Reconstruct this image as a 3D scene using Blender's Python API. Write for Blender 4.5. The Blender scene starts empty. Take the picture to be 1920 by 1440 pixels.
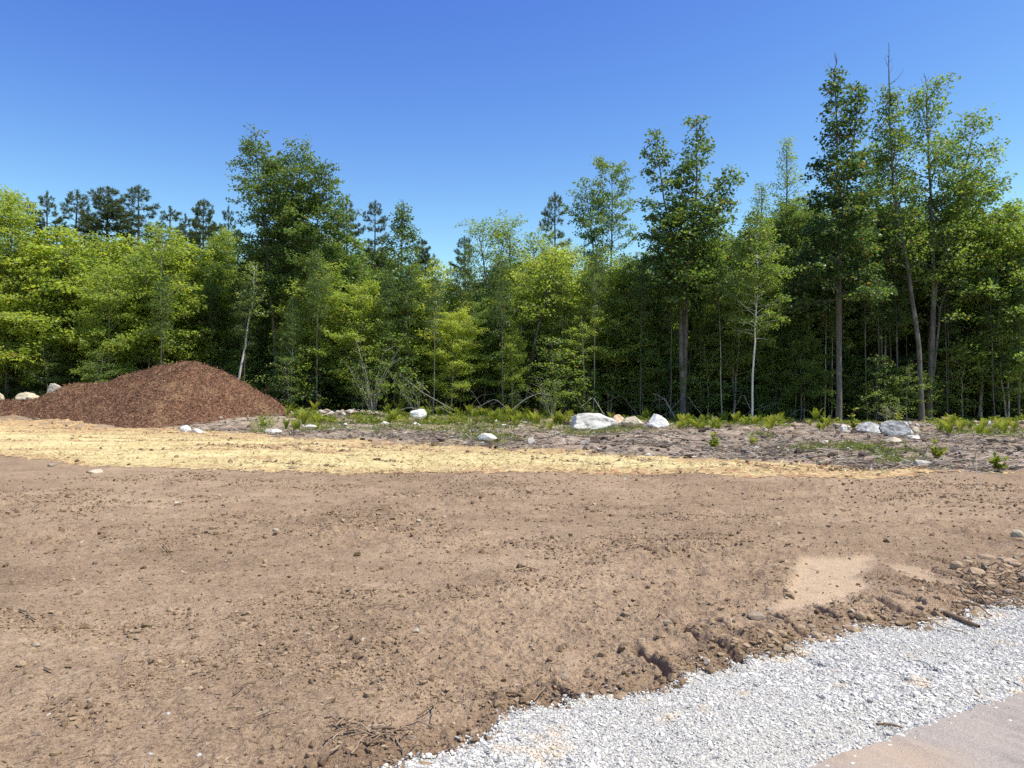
import bpy, math
import numpy as np
from mathutils import Vector, noise as mnoise
R = math.radians
scene = bpy.context.scene
COL = scene.collection

# ------------------------------------------------------------------ camera, light, exposure
CAM_Z = 1.6
cam_d = bpy.data.cameras.new('camera'); cam = bpy.data.objects.new('camera', cam_d); COL.objects.link(cam)
cam_d.sensor_width = 36.0; cam_d.lens = 27.0; cam_d.clip_start = 0.05; cam_d.clip_end = 3000
cam.location = (0, 0, CAM_Z); cam.rotation_euler = (R(90 + 0.8), 0, 0)
scene.camera = cam
SUN_EL = 63.0
SUN_AZ = math.atan2(0.90, -0.26)            # clockwise from +Y: the sun is high to the right, a little on the near side
world = bpy.data.worlds.new('World'); scene.world = world; world.use_nodes = True
wt = world.node_tree; wt.nodes.clear()
wo = wt.nodes.new('ShaderNodeOutputWorld'); wb = wt.nodes.new('ShaderNodeBackground')
sky = wt.nodes.new('ShaderNodeTexSky'); sky.sky_type = 'NISHITA'; sky.sun_disc = False
sky.sun_elevation = R(SUN_EL); sky.sun_rotation = SUN_AZ; sky.altitude = 100
sky.air_density = 1.1; sky.dust_density = 0.3; sky.ozone_density = 2.0
tint = wt.nodes.new('ShaderNodeMix'); tint.data_type = 'RGBA'; tint.blend_type = 'MULTIPLY'; tint.inputs[0].default_value = 1
tint.inputs[7].default_value = (1.0, 0.98, 1.22, 1)
SKY_S = 0.14
sep = wt.nodes.new('ShaderNodeSeparateColor'); com = wt.nodes.new('ShaderNodeCombineColor')
wt.links.new(sky.outputs[0], tint.inputs[6]); wt.links.new(tint.outputs[2], sep.inputs[0])
for ch, (g_, k_) in enumerate(((1.93, 2.55 / 1.28), (1.84, 2.21 / 1.28), (0.85, 1.08 / 1.28))):       # the sky's own colour, a little deeper and clearer
    p_ = wt.nodes.new('ShaderNodeMath'); p_.operation = 'POWER'; q_ = wt.nodes.new('ShaderNodeMath'); q_.operation = 'MULTIPLY'; q_.inputs[1].default_value = SKY_S
    r_ = wt.nodes.new('ShaderNodeMath'); r_.operation = 'MULTIPLY'; r_.inputs[1].default_value = k_ / SKY_S
    wt.links.new(sep.outputs[ch], q_.inputs[0]); wt.links.new(q_.outputs[0], p_.inputs[0]); p_.inputs[1].default_value = g_; wt.links.new(p_.outputs[0], r_.inputs[0]); wt.links.new(r_.outputs[0], com.inputs[ch])
wt.links.new(com.outputs[0], wb.inputs[0]); wt.links.new(wb.outputs[0], wo.inputs[0])
wb.inputs[1].default_value = SKY_S
sun_d = bpy.data.lights.new('sun', 'SUN'); sun_d.energy = 5.0; sun_d.angle = R(0.53); sun_d.color = (1.0, 0.93, 0.81)
sun = bpy.data.objects.new('sun', sun_d); COL.objects.link(sun)
sdir = Vector((math.sin(SUN_AZ) * math.cos(R(SUN_EL)), math.cos(SUN_AZ) * math.cos(R(SUN_EL)), math.sin(R(SUN_EL))))
sun.rotation_euler = (-sdir).to_track_quat('-Z', 'Y').to_euler(); sun.location = sdir * 100
vs = scene.view_settings; vs.view_transform = 'Standard'; vs.look = 'None'; vs.exposure = 0.36; vs.gamma = 1.0
cy = scene.cycles
cy.max_bounces = 8; cy.diffuse_bounces = 5; cy.glossy_bounces = 2; cy.transmission_bounces = 6; cy.transparent_max_bounces = 8
cy.use_denoising = False; cy.caustics_reflective = False; cy.caustics_refractive = False; cy.sample_clamp_indirect = 4.0

# ------------------------------------------------------------------ numpy noise
def _h(ix, iy, seed):
    n = (ix.astype(np.int64) * 374761393 + iy.astype(np.int64) * 668265263 + seed * 974634777) & 0xFFFFFFFF
    n = ((n ^ (n >> 13)) * 1274126177) & 0xFFFFFFFF
    n = ((n ^ (n >> 16)) * 2246822519) & 0xFFFFFFFF
    return ((n ^ (n >> 15)) & 0xFFFFFF) / float(0xFFFFFF)
def vn(x, y, s, seed=0):
    x = np.asarray(x) / s + 1000.0; y = np.asarray(y) / s + 1000.0
    ix = np.floor(x); iy = np.floor(y); fx = x - ix; fy = y - iy
    fx = fx * fx * (3 - 2 * fx); fy = fy * fy * (3 - 2 * fy)
    a = _h(ix, iy, seed); b = _h(ix + 1, iy, seed); c = _h(ix, iy + 1, seed); d = _h(ix + 1, iy + 1, seed)
    return (a + (b - a) * fx + (c - a) * fy + (a - b - c + d) * fx * fy) * 2 - 1
def fbm(x, y, s, seed=0, o=4, g=0.5):
    r = 0; a = 1.0
    for k in range(o):
        r = r + a * vn(x, y, s, seed + 17 * k); a *= g; s *= 0.47
    return r
def clods(x, y, s, seed, thr=0.5):
    """rounded lumps: one in some cells of size s, height in units of s"""
    X = np.asarray(x) / s + 1000.0; Y = np.asarray(y) / s + 1000.0
    ix = np.floor(X); iy = np.floor(Y); out = np.zeros_like(X)
    for dx in (-1, 0, 1):
        for dy in (-1, 0, 1):
            cx = ix + dx; cyy = iy + dy
            px = cx + _h(cx, cyy, seed); py = cyy + _h(cx, cyy, seed + 5)
            r = 0.18 + 0.42 * _h(cx, cyy, seed + 9); on = _h(cx, cyy, seed + 11) > thr
            d = np.sqrt((X - px) ** 2 + (Y - py) ** 2)
            out = np.maximum(out, np.where(on & (d < r), np.sqrt(np.maximum(r * r - d * d, 0)) * 0.8, 0))
    return out
def sst(a, b, x):
    t = np.clip((x - a) / (b - a), 0, 1); return t * t * (3 - 2 * t)

# ------------------------------------------------------------------ the lie of the land
CA, SA = math.cos(R(29)), math.sin(R(29))
def G(px, py): y = 2304.0 / (py - 740.0); return ((px - 960) / 1440.0 * y, y)      # a point of level ground seen at px, py of the photograph
def uv_of(x, y): return x * CA + y * SA, -x * SA + y * CA
def soil_edge(u): return 3.24 + 0.10 * vn(u, u * 0, 0.9, 3) + 0.06 * vn(u, u * 0, 0.27, 4) + 0.03 * vn(u, u * 0, 0.09, 5) - 0.15 * sst(1.9, 1.1, u)
def road_edge(u): return 2.31 + 0.015 * vn(u, u * 0, 0.5, 7) + 0.008 * vn(u, u * 0, 0.1, 8)
UPX = np.array([-2000, 0, 300, 700, 1100, 1450, 1760, 1850]); UPY = np.array([796, 798, 806, 832, 850, 872, 891, 893.0])
LPX = np.array([-2000, -200, 0, 200, 560, 900, 1300, 1650, 1760, 1850]); LPY = np.array([800, 820, 856, 880, 893, 894, 896, 900, 894, 893.0])
def straw_mask(x, y):
    yy = np.maximum(y, 0.5); px = 960 + 1440 * x / yy; py = 740 + 2304 / yy
    n = 4.0 * vn(x, y * 2, 1.6, 21) + 3.0 * vn(x, y, 0.5, 22) + 1.6 * vn(x, y, 0.17, 23)
    m = np.minimum(py - np.interp(px, UPX, UPY), np.interp(px, LPX, LPY) - py)
    return np.where((y > 5) & (x / yy > -1.1), m + n, -50)
TRACKS = [((60, 806), (300, 812), (560, 836), (820, 850)), ((140, 822), (400, 838), (640, 850)), ((430, 842), (560, 846), (700, 862)), ((700, 868), (820, 874), (960, 884)), ((1040, 853), (1130, 860), (1230, 868)), ((900, 858), (1080, 868), (1240, 880)), ((480, 872), (560, 876), (640, 882)), ((1340, 868), (1460, 880))]
def track_mask(x, y):       # wheel marks through the straw
    yy = np.maximum(y, 5); px = 960 + 1440 * x / yy; py = 740 + 2304 / yy; m = np.zeros_like(px)
    for tr in TRACKS:
        a = np.array(tr, float); c = np.interp(px, a[:, 0], a[:, 1]) + 1.6 * vn(x, y, .8, 87); inside = sst(a[0, 0] - 20, a[0, 0] + 40, px) * sst(a[-1, 0] + 20, a[-1, 0] - 40, px)
        m = np.maximum(m, inside * sst(2.6, .6, np.abs(py - c)) * sst(-.5, .3, vn(x, y, .9, 88)))
    return m
def debris_mask(x, y):      # the cleared strip between straw and trees
    yy = np.maximum(y, 0.5); px = 960 + 1440 * x / yy; py = 740 + 2304 / yy
    d = np.interp(px, UPX, UPY) - py
    d = np.where(px > 1760, np.interp(px, [1760, 2000, 3000], [893, 893, 890]) - py, d)
    return np.where(y > 5, sst(-4, 5, d + 5 * vn(x, y, 1.3, 31) + 3 * vn(x, y, .4, 32)), 0)
MOSS = [(1130, 811, 100, 8), (1610, 850, 110, 12), (820, 796, 200, 20), (975, 788, 110, 12), (560, 778, 50, 6), (495, 806, 24, 9), (600, 808, 60, 8), (690, 800, 40, 8), (1350, 800, 120, 6), (1850, 815, 90, 9), (1000, 800, 90, 8), (920, 825, 60, 8), (1690, 870, 60, 8), (1430, 826, 25, 5), (840, 780, 90, 8), (590, 775, 60, 6)]
def moss_mask(x, y):
    yy = np.maximum(y, 5); px = 960 + 1440 * x / yy; py = 740 + 2304 / yy; m = np.full_like(px, -5.0)
    for a, b, w, h in MOSS: m = np.maximum(m, 1.25 - np.sqrt(((px - a) / w) ** 2 + ((py - b) / h) ** 2))
    return np.clip(m + 0.5 * vn(x, y, .6, 41) + 0.35 * vn(x, y, .2, 42), 0, 1) * (y > 12)
PALE = [G(1500, 1045), G(1640, 1045), G(1590, 1140), G(1460, 1150)]
def pale_mask(x, y):        # the scraped smooth patch
    m = np.full_like(np.asarray(x, float), 9.0)
    for i in range(4):
        a = PALE[i]; b = PALE[(i + 1) % 4]; ex, ey = b[0] - a[0], b[1] - a[1]; L = math.hypot(ex, ey)
        m = np.minimum(m, -((x - a[0]) * ey * -1 + (y - a[1]) * ex) / L)
    m = m + .05 + 0.10 * vn(x, y, .35, 51) + 0.05 * vn(x, y, .1, 52)
    m2 = 0.22 - np.sqrt(((x - G(1715, 1080)[0]) / 1.0) ** 2 + ((y - G(1715, 1080)[1]) / 2.4) ** 2) + 0.06 * vn(x, y, .12, 53)
    return np.clip(np.maximum(sst(-0.06, 0.12, m), 0.7 * sst(0, .12, m2)), 0, 1)
GROOVES = []
for (a, b, c, d, w) in [(1278, 1203, 1385, 1252, 1.3), (1190, 1238, 1262, 1282, 1.1), (1610, 1128, 1700, 1163, 1.2), (1655, 1118, 1730, 1142, .7), (1745, 1078, 1850, 1108, 1.0), (1770, 1062, 1880, 1088, 1.0), (1030, 1292, 1072, 1318, .8),
                        (1700, 1050, 1780, 1070, .7), (1520, 1150, 1570, 1178, .7), (1810, 1040, 1900, 1055, .8), (1435, 1180, 1500, 1205, .7), (1690, 1090, 1790, 1128, .6), (1340, 1190, 1400, 1215, .6)]:
    GROOVES.append((*G(a, b), *G(c, d), 0.03 * w))
def Hf(x, y):
    x = np.asarray(x, float); y = np.asarray(y, float)
    u, v = uv_of(x, y); r = np.sqrt(x * x + y * y)
    ed = v - soil_edge(u)
    soil = sst(-0.02, 0.22, ed)
    px = 960 + 1440 * x / np.maximum(y, 1)
    deb = debris_mask(x, y); pale = pale_mask(x, y); near = 1 - sst(14, 24, r)
    z = 0.05 * soil + 0.035 * soil * fbm(x, y, 2.2, 1, 3)
    rough = 0.45 + 0.55 * sst(-.2, .6, fbm(x, y, 1.7, 2, 2) + 1.1 * sst(0.7, 0.0, ed))
    rough = rough * (1 - 0.9 * pale)
    fine = soil * rough
    z = z + fine * near * (0.015 * fbm(x, y, 0.16, 60, 4, .62) + 0.034 * clods(x, y, 0.05, 61, .30) + 0.045 * clods(x, y, 0.13, 62, .74))
    z = z + fine * sst(4, 9, r) * (1 - deb) * (0.30 * clods(x, y, 0.28, 63, .72) * 0.22 + 0.028 * fbm(x, y, 0.4, 64, 3, .6))
    z = z + soil * (1 - deb) * sst(9, 14, y) * 0.03 * vn(x, y * 7, 6, 65)        # faint wheel lines along the plot
    cleat = vn(u + .04 * vn(u, v, .4, 80), v * .12, .055, 81) + .6 * vn(u, v * .15, .12, 82)
    sw = vn(x * .35 + 2 * vn(x, y, 5, 97), y - .10 * x, .11, 98) * sst(11, 6, r) + 2.6 * vn(x * .2, y - .04 * x, .30, 99) * sst(6, 10, r)
    z = z + .006 * sw * soil * near * sst(-.3, .5, vn(x, y, 2.6, 100)) * (1 - pale)
    z = z + .010 * cleat * sst(4.5, 1.0, ed) * near * (.5 + .5 * sst(-.3, .4, vn(u, v, 1.4, 83))) * (1 - .5 * pale)
    edge_rough = sst(0.75, 0.05, ed) * soil
    z = z + edge_rough * (0.028 * fbm(x, y, .22, 66, 3) + .035 * clods(x, y, .16, 67, .6))
    for gx0, gy0, gx1, gy1, w in GROOVES:
        ex, ey = gx1 - gx0, gy1 - gy0; L2 = ex * ex + ey * ey
        t = ((x - gx0) * ex + (y - gy0) * ey) / L2; tc = np.clip(t, 0, 1)
        d = np.sqrt((x - gx0 - ex * tc) ** 2 + (y - gy0 - ey * tc) ** 2) + .012 * vn(x, y, .07, 68)
        z = z - 0.055 * sst(w * 1.3, w * .4, d) + 0.02 * sst(w * 1.4, 0, np.abs(d - w * 2))
    # step of the scraped patch on its far side
    lx0, ly0 = G(1515, 1040); lx1, ly1 = G(1625, 1040)
    z = z + 0.05 * sst(0.09, 0.0, np.abs(y - (ly0 + .06) + .03 * vn(x, y, .2, 69))) * sst(-.06, .02, x - lx0) * sst(-.06, .02, lx1 - x)
    z = z - 0.03 * pale
    # gravel and road
    z = z + (1 - soil) * (0.012 * vn(x, y, .3, 70) + 0.02 * sst(2.3, 2.7, v) - 0.022 * sst(2.6, 2.3, v))
    # debris strip
    z = z + deb * (0.09 * fbm(x, y, 1.8, 71, 4) + 0.05 * fbm(x, y, .5, 72, 3) + 0.25 * clods(x, y, .7, 73, .75) * .35)
    back = np.interp(px, [-400, 420, 600, 900, 1100, 1300, 3000], [.6, .6, .55, .33, .2, .05, .05])
    z = z + back * sst(33, 42, y) + 0.25 * sst(44, 56, y) + 3.2 * sst(55, 84, y) + .15 * fbm(x, y, 6, 74, 2) * sst(43, 50, y)
    z = z - .05 * track_mask(x, y)
    z = np.where(y < -6, 0.0, z)
    return z

# ------------------------------------------------------------------ helpers: objects
def tag(o, label=None, cat=None, group=None, kind=None):
    if label: o['label'] = label
    if cat: o['category'] = cat
    if group: o['group'] = group
    if kind: o['kind'] = kind
    return o
def link(name, data, mat=None, parent=None, loc=None, rz=0.0, sc=None):
    o = bpy.data.objects.new(name, data); COL.objects.link(o)
    if mat is not None and data is not None and not data.materials: data.materials.append(mat)
    if parent is not None: o.parent = parent
    if loc is not None: o.location = loc
    if rz: o.rotation_euler = (0, 0, rz)
    if sc is not None: o.scale = sc
    return o
def mesh_np(name, V, F, smooth=False, attrs=None):
    """F: (n,3) or (n,4) array, or a list of such arrays"""
    if not isinstance(F, (list, tuple)): F = [F]
    F = [np.asarray(f, np.int32) for f in F if len(f)]
    me = bpy.data.meshes.new(name); V = np.asarray(V, np.float32)
    me.vertices.add(len(V)); me.vertices.foreach_set('co', V.ravel())
    lt = np.concatenate([np.full(len(f), f.shape[1], np.int32) for f in F]); li = np.concatenate([f.ravel() for f in F])
    me.loops.add(len(li)); me.loops.foreach_set('vertex_index', li)
    me.polygons.add(len(lt)); ls = np.zeros(len(lt), np.int32); ls[1:] = np.cumsum(lt)[:-1]
    me.polygons.foreach_set('loop_start', ls)
    me.polygons.foreach_set('use_smooth', np.full(len(lt), smooth, bool))
    me.update(calc_edges=True)
    for k, a in (attrs or {}).items():
        at = me.attributes.new(k, 'FLOAT', 'POINT'); at.data.foreach_set('value', np.asarray(a, np.float32))
    return me
def nrm(v): return v / np.maximum(np.linalg.norm(v, axis=-1, keepdims=True), 1e-9)

# ------------------------------------------------------------------ materials
class NT:
    def __init__(s, name):
        s.m = bpy.data.materials.new(name); s.m.use_nodes = True; s.t = s.m.node_tree; s.t.nodes.clear()
        s.out = s.t.nodes.new('ShaderNodeOutputMaterial'); s.b = s.t.nodes.new('ShaderNodeBsdfPrincipled'); s.t.links.new(s.b.outputs[0], s.out.inputs[0])
    def set(s, sock, v):
        if isinstance(v, bpy.types.NodeSocket): s.t.links.new(v, sock)
        elif isinstance(v, (tuple, list)) and len(v) == 3 and sock.type == 'RGBA': sock.default_value = (*v, 1)
        else: sock.default_value = v
    def n(s, typ, **kw):
        x = s.t.nodes.new(typ)
        for k, v in kw.items(): setattr(x, k, v)
        return x
    def pos(s, obj=False):
        return s.n('ShaderNodeTexCoord').outputs['Object'] if obj else s.n('ShaderNodeNewGeometry').outputs['Position']
    def mapping(s, vec, scale): x = s.n('ShaderNodeMapping'); s.set(x.inputs[0], vec); x.inputs[3].default_value = scale; return x.outputs[0]
    def noise(s, vec, scale, detail=3, rough=.55, dist=0):
        x = s.n('ShaderNodeTexNoise'); s.set(x.inputs['Vector'], vec); x.inputs['Scale'].default_value = scale; x.inputs['Detail'].default_value = detail
        x.inputs['Roughness'].default_value = rough; x.inputs['Distortion'].default_value = dist; return x.outputs[0]
    def vor(s, vec, scale, feat='F1', out='Distance'):
        x = s.n('ShaderNodeTexVoronoi', feature=feat); s.set(x.inputs['Vector'], vec); x.inputs['Scale'].default_value = scale; return x.outputs[out]
    def attr(s, name, typ='GEOMETRY', out='Fac'): x = s.n('ShaderNodeAttribute', attribute_type=typ, attribute_name=name); return x.outputs[out]
    def mr(s, v, a, b, c=0., d=1.): x = s.n('ShaderNodeMapRange'); s.set(x.inputs[0], v); x.inputs[1].default_value = a; x.inputs[2].default_value = b; x.inputs[3].default_value = c; x.inputs[4].default_value = d; return x.outputs[0]
    def math(s, op, a, b=0.): x = s.n('ShaderNodeMath', operation=op); s.set(x.inputs[0], a); s.set(x.inputs[1], b); return x.outputs[0]
    def mix(s, f, a, b, blend='MIX'):
        x = s.n('ShaderNodeMix', data_type='RGBA', blend_type=blend); s.set(x.inputs[0], f); s.set(x.inputs[6], a); s.set(x.inputs[7], b); return x.outputs[2]
    def ramp(s, f, stops):
        x = s.n('ShaderNodeValToRGB'); s.set(x.inputs[0], f); e = x.color_ramp.elements
        while len(e) < len(stops): e.new(.5)
        for el, (p, c) in zip(e, stops): el.position = p; el.color = (*c, 1)
        return x.outputs[0]
    def bump(s, h, strength, dist): x = s.n('ShaderNodeBump'); x.inputs['Strength'].default_value = strength; x.inputs['Distance'].default_value = dist; s.set(x.inputs['Height'], h); s.set(s.b.inputs['Normal'], x.outputs[0])
    def col(s, c, rough=.9, spec=.2): s.set(s.b.inputs['Base Color'], c); s.b.inputs['Roughness'].default_value = rough; s.b.inputs['Specular IOR Level'].default_value = spec; return s.m

def m_ground():
    t = NT('tilled_soil'); p = t.pos()
    a = t.noise(p, .22, 3); b = t.noise(p, 1.3, 4, .6); c = t.noise(p, 9, 4, .65); d = t.noise(p, 55, 3, .6)
    f = t.math('ADD', t.math('MULTIPLY', a, .30), t.math('ADD', t.math('MULTIPLY', b, .22), t.math('ADD', t.math('MULTIPLY', c, .22), t.math('MULTIPLY', d, .26))))
    soil = t.ramp(f, [(.38, (.17, .116, .074)), (.46, (.30, .210, .134)), (.54, (.39, .281, .182)), (.63, (.52, .385, .255))])
    grit = t.noise(p, 38, 5, .85); soil = t.mix(t.mr(grit, .47, .38, 0, 1), soil, t.mix(.72, soil, (.07, .042, .025))); soil = t.mix(t.mr(grit, .56, .70, 0, .5), soil, (.56, .43, .30))
    soil = t.mix(t.attr('pale'), soil, t.mix(t.mr(c, .3, .7), (.45, .33, .21), (.56, .42, .28)))
    soil = t.mix(t.math('MULTIPLY', t.attr('border_dark'), .45), soil, (.13, .08, .05))  # soil colour darker in a band along the gravel border
    e = t.noise(p, 3.2, 5, .7); g = t.noise(t.mapping(p, (3, 14, 3)), 1.6, 4, .7)
    deb = t.ramp(t.math('ADD', t.math('MULTIPLY', e, .45), t.math('MULTIPLY', g, .55)), [(.34, (.08, .055, .038)), (.43, (.22, .165, .12)), (.51, (.36, .285, .215)), (.60, (.50, .42, .33)), (.70, (.60, .54, .45))])
    deb = t.mix(t.mr(t.noise(p, .35, 2), .45, .62), deb, t.mix(.35, deb, (.26, .16, .10)))
    x = t.mix(t.attr('debris'), soil, deb)
    x = t.mix(t.math('MULTIPLY', t.attr('moss'), t.mr(t.noise(p, 7, 4, .7), .35, .6, .1, .8)), x, t.mix(t.noise(p, 4, 3), (.13, .16, .03), (.28, .30, .07)))
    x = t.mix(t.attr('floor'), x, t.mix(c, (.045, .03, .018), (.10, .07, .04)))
    t.bump(t.math('ADD', d, t.math('MULTIPLY', t.noise(p, 160, 2), .4)), .8, .03)
    return t.col(x, .95, .1)
def m_straw():
    t = NT('straw_mulch'); p = t.pos()
    a = t.noise(t.mapping(p, (.5, 1.6, 1)), .5, 4, .6); b = t.noise(t.mapping(p, (1, 2.5, 1)), 3.0, 4, .7); c = t.noise(t.mapping(p, (1, 3, 1)), 22, 3, .7)
    x = t.ramp(t.math('ADD', t.math('MULTIPLY', a, .3), t.math('ADD', t.math('MULTIPLY', b, .35), t.math('MULTIPLY', c, .35))), [(.34, (.37, .275, .125)), (.43, (.48, .38, .18)), (.52, (.575, .475, .235)), (.64, (.66, .57, .315))])
    thin = t.math('MULTIPLY', t.attr('thin'), t.mr(t.noise(p, 5, 4, .7), .35, .6))
    x = t.mix(thin, x, t.mix(c, (.26, .13, .07), (.45, .26, .14)))
    t.bump(t.math('ADD', b, c), .5, .03)
    return t.col(x, .9, .2)
def m_gravel():
    t = NT('crushed_stone_base'); p = t.pos()
    v = t.vor(p, 60, out='Color'); n = t.noise(p, 2.2, 3)
    x = t.mix(t.noise(p, 90, 2), (.30, .285, .25), (.62, .60, .53)); x = t.mix(t.mr(n, .62, .72), x, (.62, .47, .27))
    t.bump(t.vor(p, 70), 1, .015); return t.col(x, .9, .2)
def m_stone():
    t = NT('crushed_stone'); r = t.attr('rnd'); p = t.pos()
    x = t.ramp(r, [(0, (.16, .155, .145)), (.14, (.32, .31, .28)), (.35, (.50, .48, .43)), (.8, (.66, .635, .56)), (1, (.78, .735, .63))])
    st = t.mr(t.noise(p, 2.3, 4, .65), .57, .66, 0, .7); x = t.mix(st, x, (.70, .50, .26)); x = t.mix(t.noise(p, 120, 2), x, t.mix(.5, x, (.5, .5, .5)), 'MIX')
    return t.col(x, .85, .25)
def m_road():
    t = NT('dusty_asphalt'); p = t.pos()
    n = t.noise(p, 1.1, 3, .6); d = t.noise(p, 130, 3, .7); c = t.noise(p, 30, 3, .7)
    x = t.mix(t.mr(d, .3, .7), (.23, .195, .165), (.42, .365, .31)); x = t.mix(t.mr(c, .55, .75, 0, .5), x, (.46, .41, .35))
    x = t.mix(t.mr(t.noise(p, .9, 2), .52, .72, 0, .5), x, (.46, .31, .18))
    x = t.mix(t.mr(t.noise(p, 220, 2, .6), .60, .68, 0, .6), x, (.12, .11, .10)); x = t.mix(t.mr(t.noise(t.mapping(p, (1, 1, 1)), 4, 5, .75), .56, .66, 0, .35), x, (.20, .17, .14))
    t.bump(d, .7, .006); return t.col(x, .85, .3)
def m_rnd(name, stops, rough=.9, spec=.2, bumpy=0, scale=30):
    t = NT(name); x = t.ramp(t.attr('rnd'), stops)
    n = t.noise(t.pos(), scale, 3); x = t.mix(t.mr(n, .3, .7), t.mix(.3, x, (0, 0, 0)), x)
    if bumpy: t.bump(t.noise(t.pos(), scale * 3, 3), bumpy, .01)
    return t.col(x, rough, spec)
def m_rock(name, base, light, dark, stain=.5, scale=1.0):
    t = NT(name); p = t.pos(True)
    n = t.noise(p, 2.2 * scale, 5, .65); f = t.noise(p, 14 * scale, 4, .7); s = t.noise(p, 1.1 * scale, 4, .7, 1.0)
    x = t.mix(t.mr(n, .35, .65), base, light); x = t.mix(t.mr(f, .55, .68, 0, .4), x, dark); x = t.mix(t.mr(s, .52, .60, 0, stain), x, dark)
    t.bump(t.math('ADD', n, t.math('MULTIPLY', f, .5)), .7, .035 if scale < 2 else .006); return t.col(x, .9, .2)
def m_bark(name, a, b, birch=False):
    t = NT(name); p = t.pos(True)
    n = t.noise(t.mapping(p, (1, 1, .18)), 16, 4, .7); x = t.mix(t.mr(n, .35, .65), a, b)
    if birch:
        k = t.noise(t.mapping(p, (.6, .6, 5)), 3, 3, .7); x = t.mix(t.mr(k, .62, .67), x, (.05, .045, .04))
    else:
        x = t.mix(t.mr(t.noise(t.mapping(p, (1, 1, .5)), 2.6, 5, .7), .50, .62, 0, .7), x, (.21, .215, .19))  # pale mottling: lichen, plus sun dapple put into the bark colour
    t.bump(n, .7, .02); return t.col(x, .9, .15)
def m_leaf(name, stops, trans=.45, rough=.5, spec=.35, boost=2.2):
    """leaf colour: the object's own tint, varied from leaf to leaf"""
    t = NT(name); tint = t.attr('leaf_tint', 'OBJECT'); r = t.attr('rnd')
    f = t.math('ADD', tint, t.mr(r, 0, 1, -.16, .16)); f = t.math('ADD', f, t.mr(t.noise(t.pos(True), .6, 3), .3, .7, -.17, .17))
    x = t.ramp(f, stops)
    r2 = t.math('FRACT', t.math('MULTIPLY', r, 7.31))
    x = t.mix(t.mr(r2, 0, 1, 0, .32), x, (0, 0, 0))
    x = t.mix(t.mr(r2, .93, .95), x, t.mix(.5, x, (.30, .17, .05)))
    t.col(x, rough, spec)
    tr = t.n('ShaderNodeBsdfTranslucent'); hs = t.n('ShaderNodeMix', data_type='RGBA', blend_type='MULTIPLY'); hs.inputs[0].default_value = 1
    t.set(hs.inputs[6], x); hs.inputs[7].default_value = (boost * 1.0, boost * .92, boost * .42, 1); t.t.links.new(hs.outputs[2], tr.inputs[0])
    mx = t.n('ShaderNodeMixShader'); mx.inputs[0].default_value = trans
    t.t.links.new(t.b.outputs[0], mx.inputs[1]); t.t.links.new(tr.outputs[0], mx.inputs[2]); t.t.links.new(mx.outputs[0], t.out.inputs[0])
    return t.m
M = dict(
    ground=m_ground(), straw=m_straw(), gravel=m_gravel(), stone=m_stone(), road=m_road(),
    clod=m_rnd('soil_clod', [(0, (.18, .122, .076)), (.4, (.28, .195, .122)), (.85, (.37, .265, .168)), (.99, (.44, .33, .215)), (1, (.56, .50, .42))], .95, .1, .4),
    fibre=m_rnd('straw_fibre', [(0, (.42, .30, .14)), (.4, (.60, .48, .23)), (1, (.78, .68, .40))], .6, .3),
    twig=m_rnd('dead_twig', [(0, (.08, .06, .045)), (.4, (.22, .17, .125)), (.75, (.40, .34, .27)), (1, (.60, .54, .45))], .9, .15),
    stick=m_rnd('broken_stick', [(0, (.10, .065, .04)), (.5, (.22, .15, .10)), (1, (.42, .31, .21))], .9, .15, .4, 60),
    chip=m_rnd('bark_chip', [(0, (.055, .028, .019)), (.35, (.155, .078, .050)), (.7, (.26, .14, .09)), (.95, (.42, .27, .17)), (1, (.56, .43, .28))], .85, .2),
    granite=m_rock('pale_granite', (.50, .47, .42), (.78, .75, .69), (.17, .15, .13), .6),
    granite_grey=m_rock('weathered_grey_granite', (.36, .33, .28), (.56, .52, .45), (.15, .13, .11), .7),
    granite_white=m_rock('white_granite', (.64, .63, .60), (.86, .85, .82), (.24, .23, .22), .4),
    granite_dark=m_rock('mottled_granite', (.26, .255, .24), (.70, .69, .66), (.07, .07, .07), .9, .9),  # base darkened to paint the shade on the boulders' near faces
    orange_rock=m_rock('orange_stained_rock', (.55, .36, .22), (.72, .56, .40), (.32, .20, .13), .3),
    cream_rock=m_rock('cream_rock', (.42, .36, .26), (.60, .53, .40), (.17, .14, .11), .8),
    tan_rock=m_rock('dusty_tan_rock', (.31, .22, .14), (.43, .32, .21), (.19, .135, .09), .3, 2),
    grey_rock=m_rock('dusty_grey_rock', (.235, .18, .128), (.36, .29, .21), (.13, .10, .07), .3, 2),
    bark=m_bark('grey_brown_bark', (.07, .064, .058), (.155, .143, .128)), bark_dark=m_bark('dark_bark', (.03, .025, .022), (.085, .07, .06)),
    bark_pale=m_bark('pale_grey_bark', (.24, .22, .19), (.44, .41, .36)), bark_birch=m_bark('white_birch_bark', (.55, .53, .48), (.74, .72, .68), True),
)
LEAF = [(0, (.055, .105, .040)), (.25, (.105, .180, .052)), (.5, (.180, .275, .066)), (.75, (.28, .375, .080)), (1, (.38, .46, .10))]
M['leaf'] = m_leaf('broad_leaf', LEAF, .5, .42, .5, 2.3)
M['needle'] = m_leaf('pine_needle', [(0, (.06, .095, .045)), (.5, (.11, .155, .060)), (1, (.17, .21, .065))], .2, .5, .3)
M['fern'] = m_leaf('fern_frond', [(0, (.07, .12, .02)), (.5, (.16, .23, .03)), (1, (.30, .34, .06))], .4, .5, .3)

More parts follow.
